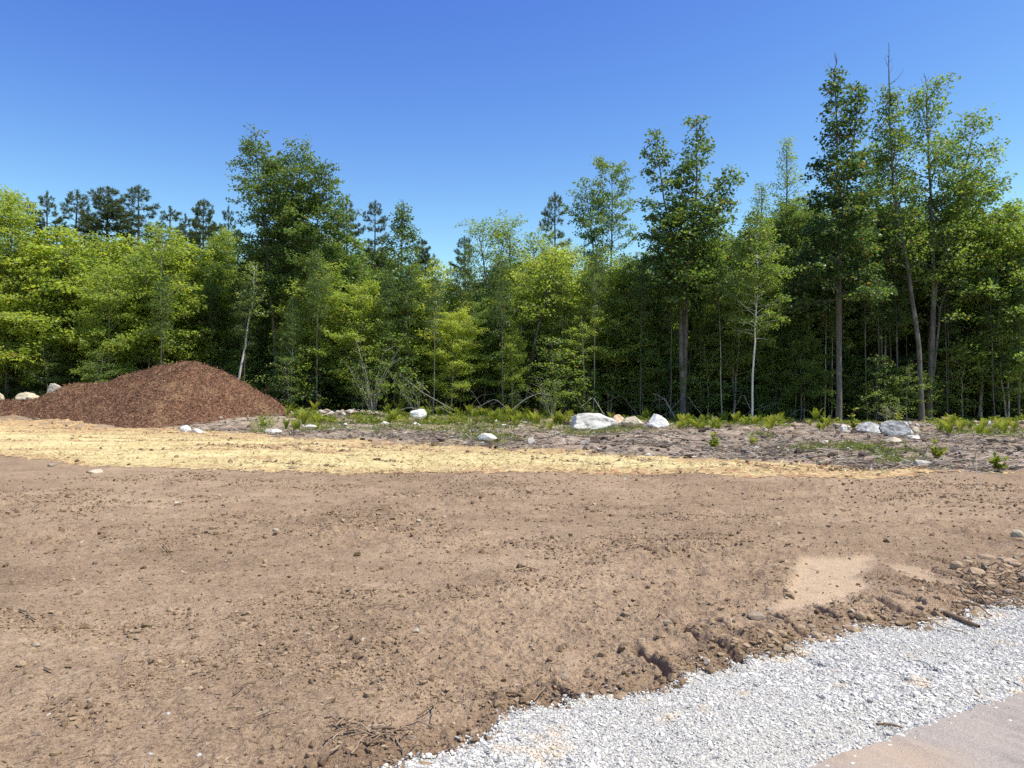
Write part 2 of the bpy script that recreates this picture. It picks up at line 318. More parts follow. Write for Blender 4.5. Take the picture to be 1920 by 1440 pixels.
# ------------------------------------------------------------------ geometry builders
class Tubes:
    def __init__(s): s.V = []; s.F = []; s.n = 0
    def add(s, path, rad, k=4):
        P = np.asarray(path, float); m = len(P); rad = np.broadcast_to(rad, (m,))
        T = nrm(np.gradient(P, axis=0)); ref = np.array([1., 0, 0]) if abs(T[:, 2]).mean() > .7 else np.array([0, 0, 1.])
        A = nrm(np.cross(T, ref)); B = np.cross(T, A); an = np.arange(k) / k * 2 * math.pi
        ring = P[:, None] + rad[:, None, None] * (A[:, None] * np.cos(an)[None, :, None] + B[:, None] * np.sin(an)[None, :, None])
        s.V.append(ring.reshape(-1, 3)); i = np.arange(m - 1)[:, None] * k; j = np.arange(k)[None]; jn = (j + 1) % k
        s.F.append((np.stack([i + j, i + jn, i + k + jn, i + k + j], -1).reshape(-1, 4)) + s.n); s.n += m * k
    def mesh(s, name): return mesh_np(name, np.concatenate(s.V), np.concatenate(s.F), True)
def blades(P, D, N, L, W, rnd, name, cup=.18):
    """a folded kite for each leaf"""
    D = nrm(D); S = nrm(np.cross(D, N)); N = np.cross(S, D); L = L[:, None]; W = W[:, None]
    b = P; r = P + D * L * .45 + S * W * .5 + N * W * cup; l = P + D * L * .45 - S * W * .5 + N * W * cup; tp = P + D * L - N * L * .08
    V = np.stack([b, r, tp, l], 1).reshape(-1, 3); i = np.arange(len(P))[:, None] * 4
    F = np.concatenate([i + np.array([[0, 1, 2]]), i + np.array([[0, 2, 3]])], 0)
    return mesh_np(name, V, F, False, {'rnd': np.repeat(rnd, 4)})
def spray_leaves(rng, C, Nn, k, sr, leaf, name, droop=.25, thick=.25, tilt=.55):
    C = np.repeat(C, k, 0); Nn = np.repeat(Nn, k, 0); n = len(C)
    ax = nrm(np.cross(Nn, rng.normal(size=(n, 3)))); rr = np.sqrt(rng.random(n)) * sr * rng.uniform(.6, 1.3, n)
    P = C + ax * rr[:, None] + Nn * (rng.normal(size=n) * sr * thick)[:, None]
    D = ax + rng.normal(size=(n, 3)) * .5; D[:, 2] -= droop
    N = Nn + rng.normal(size=(n, 3)) * tilt; L = leaf * rng.uniform(.65, 1.25, n)
    return blades(P, D, N, L, L * rng.uniform(.65, .9, n), rng.random(n), name)
def wob(rng, pts, H, amp):
    """interpolate a trunk path given as (dx, dy, z) rows, with wobble"""
    pts = np.array(pts, float); z = np.linspace(0, H, 14); q = np.stack([np.interp(z, pts[:, 2], pts[:, 0]), np.interp(z, pts[:, 2], pts[:, 1]), z], 1)
    q[1:, :2] += np.cumsum(rng.normal(size=(13, 2)) * amp, 0); return q
def at_path(P, f):
    x = f * (len(P) - 1); i = min(int(x), len(P) - 2); return P[i] + (P[i + 1] - P[i]) * (x - i)
PROF = dict(round=lambda t: math.sin(math.pi * (.12 + .80 * t)) ** .7, cone=lambda t: (1 - t) ** .8 * .95 + .08, broad=lambda t: (1 - t ** 2.4) * .9 + .12,
            vase=lambda t: .45 + .6 * math.sin(math.pi * min(1, .15 + .75 * t)), column=lambda t: .55 + .35 * math.sin(math.pi * (t * .9 + .1)) - .3 * t ** 3)
def broadleaf(seed, stems, cb=.3, nlimb=40, spread=2.2, prof='round', elev=(15, 60), leaf=.12, k=14, sr=.34, dead=(), lop=None, secd=.34, twig=True, tilt=.55):
    """stems: [(path rows, height, base radius)]; dead: bare leaders [(stem, length)]; returns trunk mesh and crown mesh"""
    rng = np.random.default_rng(seed); T = Tubes(); C = []; NN = []; pf = PROF[prof]
    for si, (rows, H, r0) in enumerate(stems):
        r0 = r0 * .78; P = wob(rng, rows, H, .035); f = np.linspace(0, 1, 14); rad = r0 * (1 - f) ** .75 * .93 + .012; rad[0] *= 1.25
        T.add(P, rad, 8)
        nl = max(4, int(nlimb / len(stems)))
        for i in range(nl):
            t = ((i + rng.random()) / nl) ** .9; h = cb + (1 - cb) * t * .985; o = at_path(P, h)
            az = i * 2.39996 + rng.uniform(-.5, .5) + si * 1.3; L = spread * pf(t) * rng.uniform(.6, 1.2)
            if lop: L *= 1 + lop[1] * math.cos(az - lop[0])
            L = max(L, .35); e = R(elev[0] + (elev[1] - elev[0]) * t + rng.normal() * 9)
            m = 6; pts = [o]; a = az; step = L / (m - 1)
            for _ in range(m - 1):
                a += rng.normal() * .16; e += rng.normal() * .09 - .03
                pts.append(pts[-1] + step * np.array([math.cos(a) * math.cos(e), math.sin(a) * math.cos(e), math.sin(e)]))
            pts = np.array(pts); lr = min(.42 * r0 * (1 - h) ** .7 + .006, .014 + .012 * L); T.add(pts, np.linspace(lr, .006, m), 4)
            ns = max(2, int(L / secd)); sd = 1
            for j in range(ns):
                s = .22 + .78 * (j + rng.random() * .8) / ns; q = at_path(pts, min(s, 1)); sd = -sd
                l2 = min(1.5, .55 * L) * (1.12 - s * .65) * rng.uniform(.6, 1.2) + .12
                a2 = a + sd * rng.uniform(.5, 1.25); e2 = e * .6 + rng.normal() * .25; q2 = q + l2 * .5 * np.array([math.cos(a2) * math.cos(e2), math.sin(a2) * math.cos(e2), math.sin(e2)])
                e2 -= .15; q3 = q2 + l2 * .5 * np.array([math.cos(a2) * math.cos(e2), math.sin(a2) * math.cos(e2), math.sin(e2)])
                if twig: T.add([q, q2, q3], [.011, .007, .004], 3)
                nsp = max(1, int(l2 / .30 + .5))
                for z in range(nsp):
                    w = (z + 1) / nsp; c = q + (q2 - q) * w * 2 if w < .5 else q2 + (q3 - q2) * (w - .5) * 2
                    C.append(c + rng.normal(size=3) * .06); NN.append(np.array([rng.normal() * .28, rng.normal() * .28, 1.]))
            C.append(pts[-1]); NN.append(np.array([0, 0, 1.]) + rng.normal(size=3) * .3)
    for (si, L) in dead:
        rows, H, r0 = stems[si]; P = wob(rng, rows, H, .0); top = P[-1]
        q = [top + np.array([0, 0, -.8])]
        for i in range(7): q.append(q[-1] + np.array([rng.normal() * .05, rng.normal() * .05, (L + .8) / 7]))
        T.add(q, np.linspace(.05, .012, 8), 5); q = np.array(q)
        for i in range(7):
            o = at_path(q, .35 + .6 * i / 7); a = rng.uniform(0, 6.28); l = rng.uniform(.3, 1.0) * (1.1 - i / 9)
            T.add([o, o + np.array([math.cos(a) * l * .5, math.sin(a) * l * .5, l * .35]), o + np.array([math.cos(a) * l * .8, math.sin(a) * l * .8, l * .85])], [.02, .013, .008], 3)
    C = np.array(C); NN = nrm(np.array(NN))
    return T.mesh('trunk_%d' % seed), spray_leaves(rng, C, NN, int(k * 1.3), sr, leaf * 1.2, 'crown_%d' % seed, tilt=tilt)
def pine(seed, H, r0=.2, cb=.35, spread=2.6, n_wh=16, nb=6, k=16, full=1.7, lean=0., top=.6):
    rng = np.random.default_rng(seed); T = Tubes(); P = wob(rng, [(0, 0, 0), (lean, 0, H)], H, .03)
    T.add(P, r0 * (1 - np.linspace(0, 1, 14)) ** .8 + .02, 7); C = []; D = []
    for i in range(n_wh):
        t = (i + rng.uniform(-.2, .2)) / n_wh; t = min(max(t, 0), .985); h = cb + (1 - cb) * t; o = at_path(P, h)
        L0 = spread * (min(1, .62 + 1.2 * t) if t < .35 else 1) * ((1 - t) ** top) * rng.uniform(.66, 1.22) + .06
        a0 = rng.uniform(0, 6.28)
        for b in range(nb):
            if rng.random() < .14: continue
            a = a0 + b * 6.28 / nb + rng.normal() * .25; L = L0 * rng.uniform(.6, 1.15); e = R(-4 + 34 * t ** 2 + rng.normal() * 6)
            pts = [o]; m = 6
            for s in range(m - 1):
                e2 = e + .10 * s - (.12 if s < 2 else 0); pts.append(pts[-1] + L / (m - 1) * np.array([math.cos(a) * math.cos(e2), math.sin(a) * math.cos(e2), math.sin(e2)])); a += rng.normal() * .07
            pts = np.array(pts); T.add(pts, np.linspace(.012 + .012 * L, .006, m), 4)
            ns = max(3, int(L / .20 * full)); sd = 1
            for j in range(ns):
                s = .25 + .75 * (j + rng.random() * .6) / ns; q = at_path(pts, min(s, 1)); sd = -sd; l2 = .42 * L * (1.15 - s) * rng.uniform(.6, 1.2) + .15
                a2 = a + sd * rng.uniform(.5, 1.0); dv = np.array([math.cos(a2), math.sin(a2), .10 + rng.normal() * .08]); nt = max(1, int(l2 / .20))
                for z in range(nt): C.append(q + dv * l2 * (z + 1) / nt); D.append(nrm(dv + np.array([0, 0, .35])))
            C.append(pts[-1]); D.append(nrm(pts[-1] - pts[-2] + np.array([0, 0, .1])))
    for z in range(5): C.append(P[-1] - np.array([0, 0, .12 * z])); D.append(np.array([0, 0, 1.]))
    C = np.repeat(np.array(C), k, 0); D = np.repeat(np.array(D), k, 0); n = len(C)
    dd = nrm(D * 1.0 + rng.normal(size=(n, 3)) * .5 * np.array([1, 1, .7])); P2 = C + rng.normal(size=(n, 3)) * .05
    L = rng.uniform(.16, .30, n); me = blades(P2, dd, rng.normal(size=(n, 3)), L, np.full(n, .042), rng.random(n), 'crown_%d' % seed, .1)
    return T.mesh('trunk_%d' % seed), me
def stem_clump(seed, n=9, H=3.4, fan=.5, r=.022, leafy=.5, leaf=.09, side=0.):
    """many thin stems fanning from one root, with a few leafy sprays"""
    rng = np.random.default_rng(seed); T = Tubes(); C = []; NN = []
    for i in range(n):
        a = rng.uniform(0, 6.28); lean = fan * rng.uniform(.1, 1); h = H * rng.uniform(.55, 1.1); q = [np.array([math.cos(a), math.sin(a), 0]) * .15]
        for s in range(6): q.append(q[-1] + np.array([math.cos(a) * lean * h / 6 * (s * .3 + .3) + side * h / 6, math.sin(a) * lean * h / 6 * (s * .3 + .3), h / 6]) + rng.normal(size=3) * .04)
        q = np.array(q); T.add(q, np.linspace(r, .005, 7), 4)
        for j in range(6):
            s = rng.uniform(.35, .98); o = at_path(q, s); b = rng.uniform(0, 6.28); l = rng.uniform(.2, .8); e = o + np.array([math.cos(b) * l, math.sin(b) * l, l * .5]); T.add([o, e], [.008, .004], 3)
            if rng.random() < leafy: C += [e, (o + e) / 2]; NN += [np.array([rng.normal() * .3, rng.normal() * .3, 1])] * 2
    C = np.array(C); NN = nrm(np.array(NN)); return T.mesh('stems_%d' % seed), spray_leaves(rng, C, NN, 12, .25, leaf, 'leaves_%d' % seed)
def fern(seed, n=11, H=.75):
    rng = np.random.default_rng(seed); P = []; D = []; N = []; L = []
    for i in range(n):
        a = i * 6.28 / n + rng.normal() * .25; h = H * rng.uniform(.65, 1.1); lean = rng.uniform(.25, .6); o = np.array([math.cos(a), math.sin(a), 0]); s = np.array([-o[1], o[0], 0]); q = o * .04
        for j in range(12):
            f = j / 12; e = R(82) - lean * 1.6 * f ** 1.3; d = o * math.cos(e) + np.array([0, 0, math.sin(e)]); q = q + d * h / 11
            nn = np.cross(s, d); w = math.sin(math.pi * (.12 + .86 * f)) * .17 * h
            for sg in (1, -1): P.append(q); D.append(s * sg + d * .45 + rng.normal(size=3) * .08); N.append(nn); L.append(w + .02)
        P.append(q); D.append(d); N.append(np.cross(s, d)); L.append(.07)
    L = np.array(L); return blades(np.array(P), np.array(D), np.array(N), L, L * .36 + .02, rng.random(len(P)), 'fern_%d' % seed, .05)
def rock(seed, w, d, h, planes=6, sub=4, rough=.12, sink=.12, cuts=()):
    """weathered boulder: a sphere cut by planes and broken up by noise"""
    import bmesh
    bm = bmesh.new(); bmesh.ops.create_icosphere(bm, subdivisions=sub, radius=1.0); rng = np.random.default_rng(seed)
    V = np.array([v.co[:] for v in bm.verts]); F = np.array([[v.index for v in f.verts] for f in bm.faces]); bm.free()
    for _ in range(planes):
        n = rng.normal(size=3); n[2] = abs(n[2]) * .8; n = nrm(n); c = rng.uniform(.55, .82); k = V @ n; V = np.where((k > c)[:, None], V - n * ((k - c) * .97)[:, None], V)
    for a_, b_, c_, d_ in cuts: n = nrm(np.array([a_, b_, c_], float)); k = V @ n; V = np.where((k > d_)[:, None], V - n * ((k - d_) * .98)[:, None], V)
    off = rng.uniform(0, 50, 3)
    for i, v in enumerate(V):
        p = Vector(v * 1.4 + off); a = mnoise.fractal(p * 1.6, .9, 2.1, 5) * rough * .6; b = -abs(mnoise.noise(p * 2.6 + Vector((9, 0, 0)))) * rough * .7
        V[i] = v * (1 + a + b)
    lo = V.min(0); hi = V.max(0); V = (V - (lo + hi) / 2) / (hi - lo) * np.array([w, d, h * (1 + sink)]); V[:, 2] += h * (1 + sink) / 2 - h * sink
    return mesh_np('rock_%d' % seed, V, F, sub > 2)
ICO = None
def ico():
    global ICO
    if ICO is None:
        t = (1 + 5 ** .5) / 2; v = np.array([(-1, t, 0), (1, t, 0), (-1, -t, 0), (1, -t, 0), (0, -1, t), (0, 1, t), (0, -1, -t), (0, 1, -t), (t, 0, -1), (t, 0, 1), (-t, 0, -1), (-t, 0, 1)], float)
        f = np.array([(0, 11, 5), (0, 5, 1), (0, 1, 7), (0, 7, 10), (0, 10, 11), (1, 5, 9), (5, 11, 4), (11, 10, 2), (10, 7, 6), (7, 1, 8), (3, 9, 4), (3, 4, 2), (3, 2, 6), (3, 6, 8), (3, 8, 9), (4, 9, 5), (2, 4, 11), (6, 2, 10), (8, 6, 7), (9, 8, 1)])
        ICO = (nrm(v), f)
    return ICO
def pebbles(rng, P, size, name, flat=.7, jag=.28, smooth=False):
    v, f = ico(); n = len(P)
    V = v[None] * (1 + rng.normal(size=(n, 12, 1)) * jag).clip(.4, 1.7) * rng.uniform(.6, 1.25, (n, 1, 3))
    a = rng.uniform(0, 6.28, n); b = rng.normal(size=n) * .5; ca, sa, cb_, sb = np.cos(a), np.sin(a), np.cos(b), np.sin(b)
    Rz = np.zeros((n, 3, 3)); Rz[:, 0, 0] = ca; Rz[:, 0, 1] = -sa; Rz[:, 1, 0] = sa; Rz[:, 1, 1] = ca; Rz[:, 2, 2] = 1
    Rx = np.zeros((n, 3, 3)); Rx[:, 0, 0] = 1; Rx[:, 1, 1] = cb_; Rx[:, 1, 2] = -sb; Rx[:, 2, 1] = sb; Rx[:, 2, 2] = cb_
    V[:, :, 2] *= flat; V = np.einsum('nij,nkj->nki', Rz @ Rx, V) * (size / 2)[:, None, None] + P[:, None]
    F = (f[None] + (np.arange(n) * 12)[:, None, None]).reshape(-1, 3)
    return mesh_np(name, V.reshape(-1, 3), F, smooth, {'rnd': np.repeat(rng.random(n), 12)})
def sticks(rng, P, L, W, name, tilt=.25, az=None):
    """many three-sided twigs, slightly bent"""
    n = len(P); a = rng.uniform(0, 6.28, n) if az is None else az; e = rng.normal(size=n) * tilt
    D = np.stack([np.cos(a) * np.cos(e), np.sin(a) * np.cos(e), np.sin(e)], 1); S = nrm(np.cross(D, [0, 0, 1.])); U = np.cross(S, D); V = []
    bend = S * (rng.normal(size=n) * .10 * L)[:, None]
    for f, w in ((-.5, 1), (0, .9), (.5, .5)):
        c = P + D * (L * f)[:, None] + (bend if f == 0 else 0)
        for k in range(3):
            an = k * 2.094; V.append(c + (S * math.cos(an) + U * math.sin(an)) * (W * w * .5)[:, None])
    V = np.stack(V, 1).reshape(-1, 3); base = np.array([[r * 3 + k, r * 3 + (k + 1) % 3, r * 3 + 3 + (k + 1) % 3, r * 3 + 3 + k] for r in range(2) for k in range(3)])
    F = (base[None] + (np.arange(n) * 9)[:, None, None]).reshape(-1, 4); cap = np.array([[0, 2, 1], [6, 7, 8]]); Fc = (cap[None] + (np.arange(n) * 9)[:, None, None]).reshape(-1, 3)
    return mesh_np(name, V, [F, Fc], False, {'rnd': np.repeat(rng.random(n), 9)})

# ------------------------------------------------------------------ ground, straw, gravel, road
def build_ground():
    rr = [0.0, .8]
    while rr[-1] < 2.6: rr.append(rr[-1] + .09)
    while rr[-1] < 58: r = rr[-1]; rr.append(r + min(max(.0085, r * r / 1230 * .75), .10 + .002 * r))
    while rr[-1] < 900: rr.append(rr[-1] * 1.06)
    rr = np.array(rr[1:]); dense = np.arange(-47, 47.001, .085); coarse = np.arange(50, 311, 3.0)
    th = np.radians(np.concatenate([dense, coarse]))       # clockwise from +Y
    nc, nr = len(th), len(rr)
    X = np.outer(rr, np.sin(th)); Y = np.outer(rr, np.cos(th)); Z = Hf(X, Y)
    V = np.stack([X, Y, Z], -1).reshape(-1, 3); i = np.arange(nr - 1)[:, None]; j = np.arange(nc)[None]; jn = (j + 1) % nc
    F = np.stack([i * nc + j, (i + 1) * nc + j, (i + 1) * nc + jn, i * nc + jn], -1).reshape(-1, 4)[:, ::-1]
    c = len(V); V = np.vstack([V, [[0, 0, float(Hf(0., 0.))]]]); jj = np.arange(nc); Fc = np.stack([jj, (jj + 1) % nc, np.full(nc, c)], 1)[:, ::-1]
    x, y = V[:, 0], V[:, 1]; u, v = uv_of(x, y); ed = v - soil_edge(u)
    at = dict(debris=debris_mask(x, y), moss=moss_mask(x, y), pale=pale_mask(x, y), border_dark=sst(.45, .05, ed + .12 * vn(x, y, .3, 90)) * (ed > 0),
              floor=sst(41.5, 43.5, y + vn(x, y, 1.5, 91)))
    g = link('ground', mesh_np('ground', V, [F, Fc[:, ::-1][:, ::-1]], True, at), M['ground']); tag(g, kind='structure')
    # sheets lying on it: the faces of the same lie of the land, raised a little
    def sheet(name, keep, dz, mat, attrs=None):
        fk = F[keep[F].all(1)]; idx = np.unique(fk); re = np.full(len(V), -1); re[idx] = np.arange(len(idx))
        Vs = V[idx].copy(); Vs[:, 2] += dz(Vs[:, 0], Vs[:, 1]); me = mesh_np(name, Vs, re[fk], True, {k: a[idx] for k, a in (attrs or {}).items()})
        o = link(name, me, mat); tag(o, kind='structure'); return o
    sm = straw_mask(x, y)
    thin = np.clip(1 - sm / 11, 0, 1) * 1.0 + .9 * sst(.3, .75, vn(x, y * 9, 7.0, 92) + .5 * vn(x, y * 4, 1.2, 93)) + .5 * sst(.1, .6, vn(x, y * 4, 6, 86))
    thin = thin + 1.2 * track_mask(x, y)
    sheet('straw_mulch_strip', sm > 0, lambda a, b: .004 + .022 * np.clip(straw_mask(a, b) / 8, 0, 1) * (1 + .6 * vn(a, b, .3, 94)), M['straw'], {'thin': np.clip(thin, 0, 1)})
    re_ = road_edge(u)
    sheet('gravel_shoulder', (v < soil_edge(u) + .03) & (v > re_ - .06), lambda a, b: .008 + a * 0, M['gravel'])
    sheet('road', (v < re_) & (v > -4.5) & (np.abs(u) < 300), lambda a, b: .016 + a * 0, M['road'])
build_ground()

def polar(rng, n, r0, r1, a0=-44, a1=44, p=1.0):
    r = r0 * (r1 / r0) ** (rng.random(n) ** p); a = np.radians(rng.uniform(a0, a1, n)); return r * np.sin(a), r * np.cos(a), r
def with_z(x, y, dz=0): return np.stack([x, y, Hf(x, y) + dz], 1)

rng = np.random.default_rng(7)
# crushed stone of the shoulder
n = 150000; u = rng.uniform(.6, 9.5, n) ** 1.0; v = rng.uniform(2.26, 3.50, n); e = soil_edge(u)
keep = (v < e + .02 + .05 * rng.random(n)) & (v > road_edge(u) - .02 - .03 * rng.random(n) ** 3); u, v = u[keep], v[keep]
x = u * CA - v * SA; y = u * SA + v * CA; s = np.exp(rng.normal(math.log(.0105), .50, len(x))).clip(.004, .04)
s = s * (.70 + .28 * sst(-.3, .6, fbm(u, v, .5, 85, 2)))
o = link('crushed_stone', pebbles(rng, with_z(x, y, .008 + s * .08), s, 'crushed_stone', .55, .26), M['stone']); tag(o, kind='stuff')
# stray stones on road edge and soil edge
n = 900; u = rng.uniform(.4, 9, n); v = np.where(rng.random(n) < .6, soil_edge(u) + np.abs(rng.normal(0, .05, n)), road_edge(u) - np.abs(rng.normal(0, .06, n))); x = u * CA - v * SA; y = u * SA + v * CA; s = rng.uniform(.006, .022, n)
o = link('stray_gravel', pebbles(rng, with_z(x, y, s * .2 + .01), s, 'stray_gravel'), M['stone']); tag(o, kind='stuff')
# loose clods on the soil
x, y, r = polar(rng, 200000, 2.9, 17, p=.85); u, v = uv_of(x, y); ed = v - soil_edge(u); sm = straw_mask(x, y); dens = .14 + .86 * sst(-.1, .7, fbm(x, y * 1.7, 1.5, 2, 3) + .5 * fbm(x, y * 3, .5, 84, 2)); dens = np.maximum(dens, .75 * sst(.5, .05, ed)) * (1 - .9 * pale_mask(x, y))
k = (ed > -.02) & (sm < 0) & (rng.random(len(x)) < dens); x, y, r, ed = x[k], y[k], r[k], ed[k]
s = np.exp(rng.normal(math.log(.0052), .62, len(x))) * (1 + r * .14) * (1 + .6 * sst(.35, 0, ed)); s = s.clip(.003, .07)
o = link('soil_clods', pebbles(rng, with_z(x, y, s * .12), s, 'soil_clods', .75, .30), M['clod']); tag(o, kind='stuff')
# straw fibres and dark clods on the straw
x, y, r = polar(rng, 24000, 14, 42, -40, 32, .9); k = straw_mask(x, y) > rng.normal(0, 2.2, len(x)); x, y = x[k], y[k]; n = len(x); D = rng.normal(size=(n, 3)); D[:, 2] = np.abs(D[:, 2]) * .35
o = link('straw_fibres', blades(with_z(x, y, .03), D, np.tile([0, 0, 1.], (n, 1)) + rng.normal(size=(n, 3)) * .4, rng.uniform(.06, .2, n), rng.uniform(.012, .03, n), rng.random(n), 'straw_fibres', .1), M['fibre']); tag(o, kind='stuff')
x, y, r = polar(rng, 50000, 14, 42, -40, 34); lines = vn(x, y * 9, 7.0, 92) + .5 * vn(x, y * 5, 1.5, 95); k = (straw_mask(x, y) > 0) & (rng.random(len(x)) < .012 + .5 * sst(.55, .9, lines) + track_mask(x, y)); x, y = x[k], y[k]; s = np.exp(rng.normal(math.log(.055), .45, len(x))).clip(.02, .16)
o = link('soil_crumbs_on_straw', pebbles(rng, with_z(x, y, .03 + s * .1), s, 'soil_crumbs', .6, .25), M['clod']); tag(o, kind='stuff')
# slash: twigs, bark and small stones on the cleared strip
x, y, r = polar(rng, 60000, 14, 46, -38, 44, .85); k = debris_mask(x, y) > .4; k &= rng.random(len(x)) < .45 + .5 * vn(x, y, 2, 96); x, y, r = x[k], y[k], r[k]
az = rng.normal(0, .55, len(x)) + np.where(rng.random(len(x)) < .5, 0, math.pi)
o = link('twig_litter', sticks(rng, with_z(x, y, .05), rng.uniform(.10, .55, len(x)), rng.uniform(.008, .024, len(x)), 'twig_litter', .22, az), M['twig']); tag(o, kind='stuff')
x, y, r = polar(rng, 9000, 15, 45, -38, 44); k = debris_mask(x, y) > .4; x, y, r = x[k], y[k], r[k]; s = np.exp(rng.normal(math.log(.09), .5, len(x))).clip(.03, .38)
o = link('stone_litter', pebbles(rng, with_z(x, y, s * .12), s, 'stone_litter', .5, .25), m_rnd('strip_stone', [(0, (.05, .035, .03)), (.55, (.14, .10, .08)), (.8, (.3, .26, .22)), (1, (.66, .62, .57))])); tag(o, kind='stuff')
# grass tufts
x, y, r = polar(rng, 120000, 16, 46, -38, 40, .7); k = (moss_mask(x, y) > .35) & (rng.random(len(x)) < .75); x, y = x[k], y[k]; n = len(x); D = rng.normal(size=(n, 3)) * .45; D[:, 2] = 1
o = link('grass', blades(with_z(x, y, 0), D, rng.normal(size=(n, 3)), rng.uniform(.06, .24, n), rng.uniform(.015, .035, n), rng.random(n), 'grass', .1), M['fern']); tag(o, kind='stuff'); o['leaf_tint'] = .5
# leaf litter and brush on the forest floor
x = rng.uniform(-40, 40, 30000); y = rng.uniform(42.5, 60, 30000); n = len(x); D = rng.normal(size=(n, 3)); D[:, 2] = np.abs(D[:, 2]) * .8
o = link('undergrowth', blades(with_z(x, y, .03), D, rng.normal(size=(n, 3)) + np.array([0, 0, 1.5]), rng.uniform(.1, .3, n), rng.uniform(.05, .12, n), rng.random(n), 'undergrowth', .1), M['leaf']); tag(o, kind='stuff'); o['leaf_tint'] = .35

# ------------------------------------------------------------------ the mulch mound
def build_mound():
    YR = 41.0
    px = np.array([-300, -150, 0, 70, 130, 180, 250, 330, 368, 415, 448, 492, 545, 575, 596]); py = np.array([790, 748, 736, 734, 709, 704, 681, 660, 658, 679, 690, 725, 768, 785, 797.])
    def mz(x, y):
        p = 960 + 1440 * x / YR; top = CAM_Z + (740 - np.interp(p, px, py)) / 1440 * YR; base = Hf(x, y)
        q = YR + .7 * vn(x, x * 0, 5, 101); h = top - .1; D = np.maximum(h, .3) * 1.42 + .5; t = np.abs(y - q) / D
        body = h * (1 - t) ** 1.0; body = body - .10 * h * np.exp(-(t / .16) ** 2)
        z = np.where(t < 1, body, -.3) + (.17 * fbm(x, y, 1.8, 102, 3) + .055 * fbm(x, y, .45, 103, 3) + .11 * clods(x, y, .5, 104, .65) * .4) * np.clip(h * 1.2, 0, 1)
        return np.maximum(z, base - .12) * 1.0
    x = np.arange(-36, -10.0, .07); y = np.arange(34.5, 47.5, .07); X, Y = np.meshgrid(x, y, indexing='ij'); Z = mz(X, Y); V = np.stack([X, Y, Z], -1).reshape(-1, 3)
    ny = len(y); i = np.arange(len(x) - 1)[:, None] * ny; j = np.arange(ny - 1)[None]; F = np.stack([i + j, i + ny + j, i + ny + j + 1, i + j + 1], -1).reshape(-1, 4)
    up = (V[:, 2] > Hf(V[:, 0], V[:, 1]) - .10); F = F[up[F].any(1)]
    base = np.array([-17.5, 41, 0.]); root = bpy.data.objects.new('mulch_mound', None); COL.objects.link(root); root.location = base
    tag(root, 'long reddish brown mound of shredded bark mulch beside the straw strip', 'mound')
    t = NT('shredded_bark'); p = t.pos(); a = t.noise(p, .8, 4, .6); b = t.noise(p, 9, 5, .75, .6); c = t.noise(p, 2.6, 3)
    col = t.ramp(b, [(.33, (.06, .030, .020)), (.46, (.155, .080, .050)), (.56, (.25, .135, .086)), (.70, (.40, .24, .15))]); col = t.mix(t.mr(a, .5, .62, 0, .7), col, (.30, .185, .105)); col = t.mix(t.mr(c, .55, .7, 0, .5), col, (.07, .038, .026))
    t.bump(b, 1, .10); mm = t.col(col, .95, .1)
    link('mulch_pile', mesh_np('mulch_pile', V - base, F, True), mm, root)
    r = np.random.default_rng(5); n = 100000; x = r.uniform(-36, -10.5, n); y = r.uniform(35, 44, n); z = mz(x, y); k = z > Hf(x, y) - .02; x, y, z = x[k], y[k], z[k]; n = len(x)
    D = r.normal(size=(n, 3)); D[:, 2] = D[:, 2] * .7; P = np.stack([x, y, z + .02], 1) - base
    tag(link('bark_chips', blades(P, D, r.normal(size=(n, 3)) + np.array([0, -.6, 1.2]), r.uniform(.05, .19, n), r.uniform(.014, .04, n), r.random(n), 'bark_chips', .1), M['chip'], root), kind='stuff')
    return mz
MZ = build_mound()

# ------------------------------------------------------------------ trees
def bx(px, Y): return (px - 960) / 1440.0 * Y
def hz(py, Y): return CAM_Z + (740 - py) / 1440.0 * Y
V = {}
def straight(H, dx=0., dy=0.): return [(0, 0, 0), (dx * .4, dy * .5, H * .5), (dx, dy, H)]
V['young_a'] = (broadleaf(11, [(straight(10, .3), 10, .09)], .16, 62, 2.5, 'round', (10, 58), .125, 15), 10)
V['young_b'] = (broadleaf(12, [(straight(10, -.4), 10, .08), ([(0.1, 0, 0), (.9, .3, 8.5)], 8.5, .07)], .18, 70, 2.2, 'round', (15, 62), .115, 14), 10)
V['young_c'] = (broadleaf(13, [(straight(10, .2), 10, .10)], .26, 56, 2.7, 'broad', (5, 55), .135, 15), 10)
V['vase'] = (broadleaf(14, [([(0, 0, 0), (-.3, 0, 4), (-1.4, .2, 11)], 11, .12), ([(0, 0, 0), (.2, .3, 4), (.5, .6, 11.5)], 11.5, .12), ([(0, 0, 0), (.4, 0, 4), (2.0, -.3, 10.5)], 10.5, .1)], .38, 84, 1.7, 'vase', (35, 70), .10, 12), 11.5)
V['slim'] = (broadleaf(15, [(straight(14, .3), 14, .11)], .42, 54, 1.8, 'column', (25, 65), .12, 12), 14)
V['tall'] = (broadleaf(16, [(straight(16, .4), 16, .17)], .38, 72, 2.5, 'round', (12, 60), .125, 14), 16)
V['tall_b'] = (broadleaf(17, [(straight(16, -.3), 16, .16)], .30, 72, 2.3, 'cone', (5, 60), .125, 14), 16)
V['airy'] = (broadleaf(18, [([(0, 0, 0), (.1, 0, 8), (.2, 0, 17)], 17, .15), ([(0.1, .1, 0), (-1.0, 0, 10), (-1.6, .1, 15)], 15, .12)], .55, 62, 2.0, 'vase', (20, 62), .13, 11, .28), 17)
V['sparse'] = (broadleaf(19, [(straight(18, .2), 18, .14)], .45, 60, 2.2, 'cone', (35, 72), .10, 9, .3), 18)
V['pole'] = (broadleaf(20, [(straight(13, .5), 13, .075)], .55, 38, 1.6, 'column', (15, 60), .12, 12), 13)
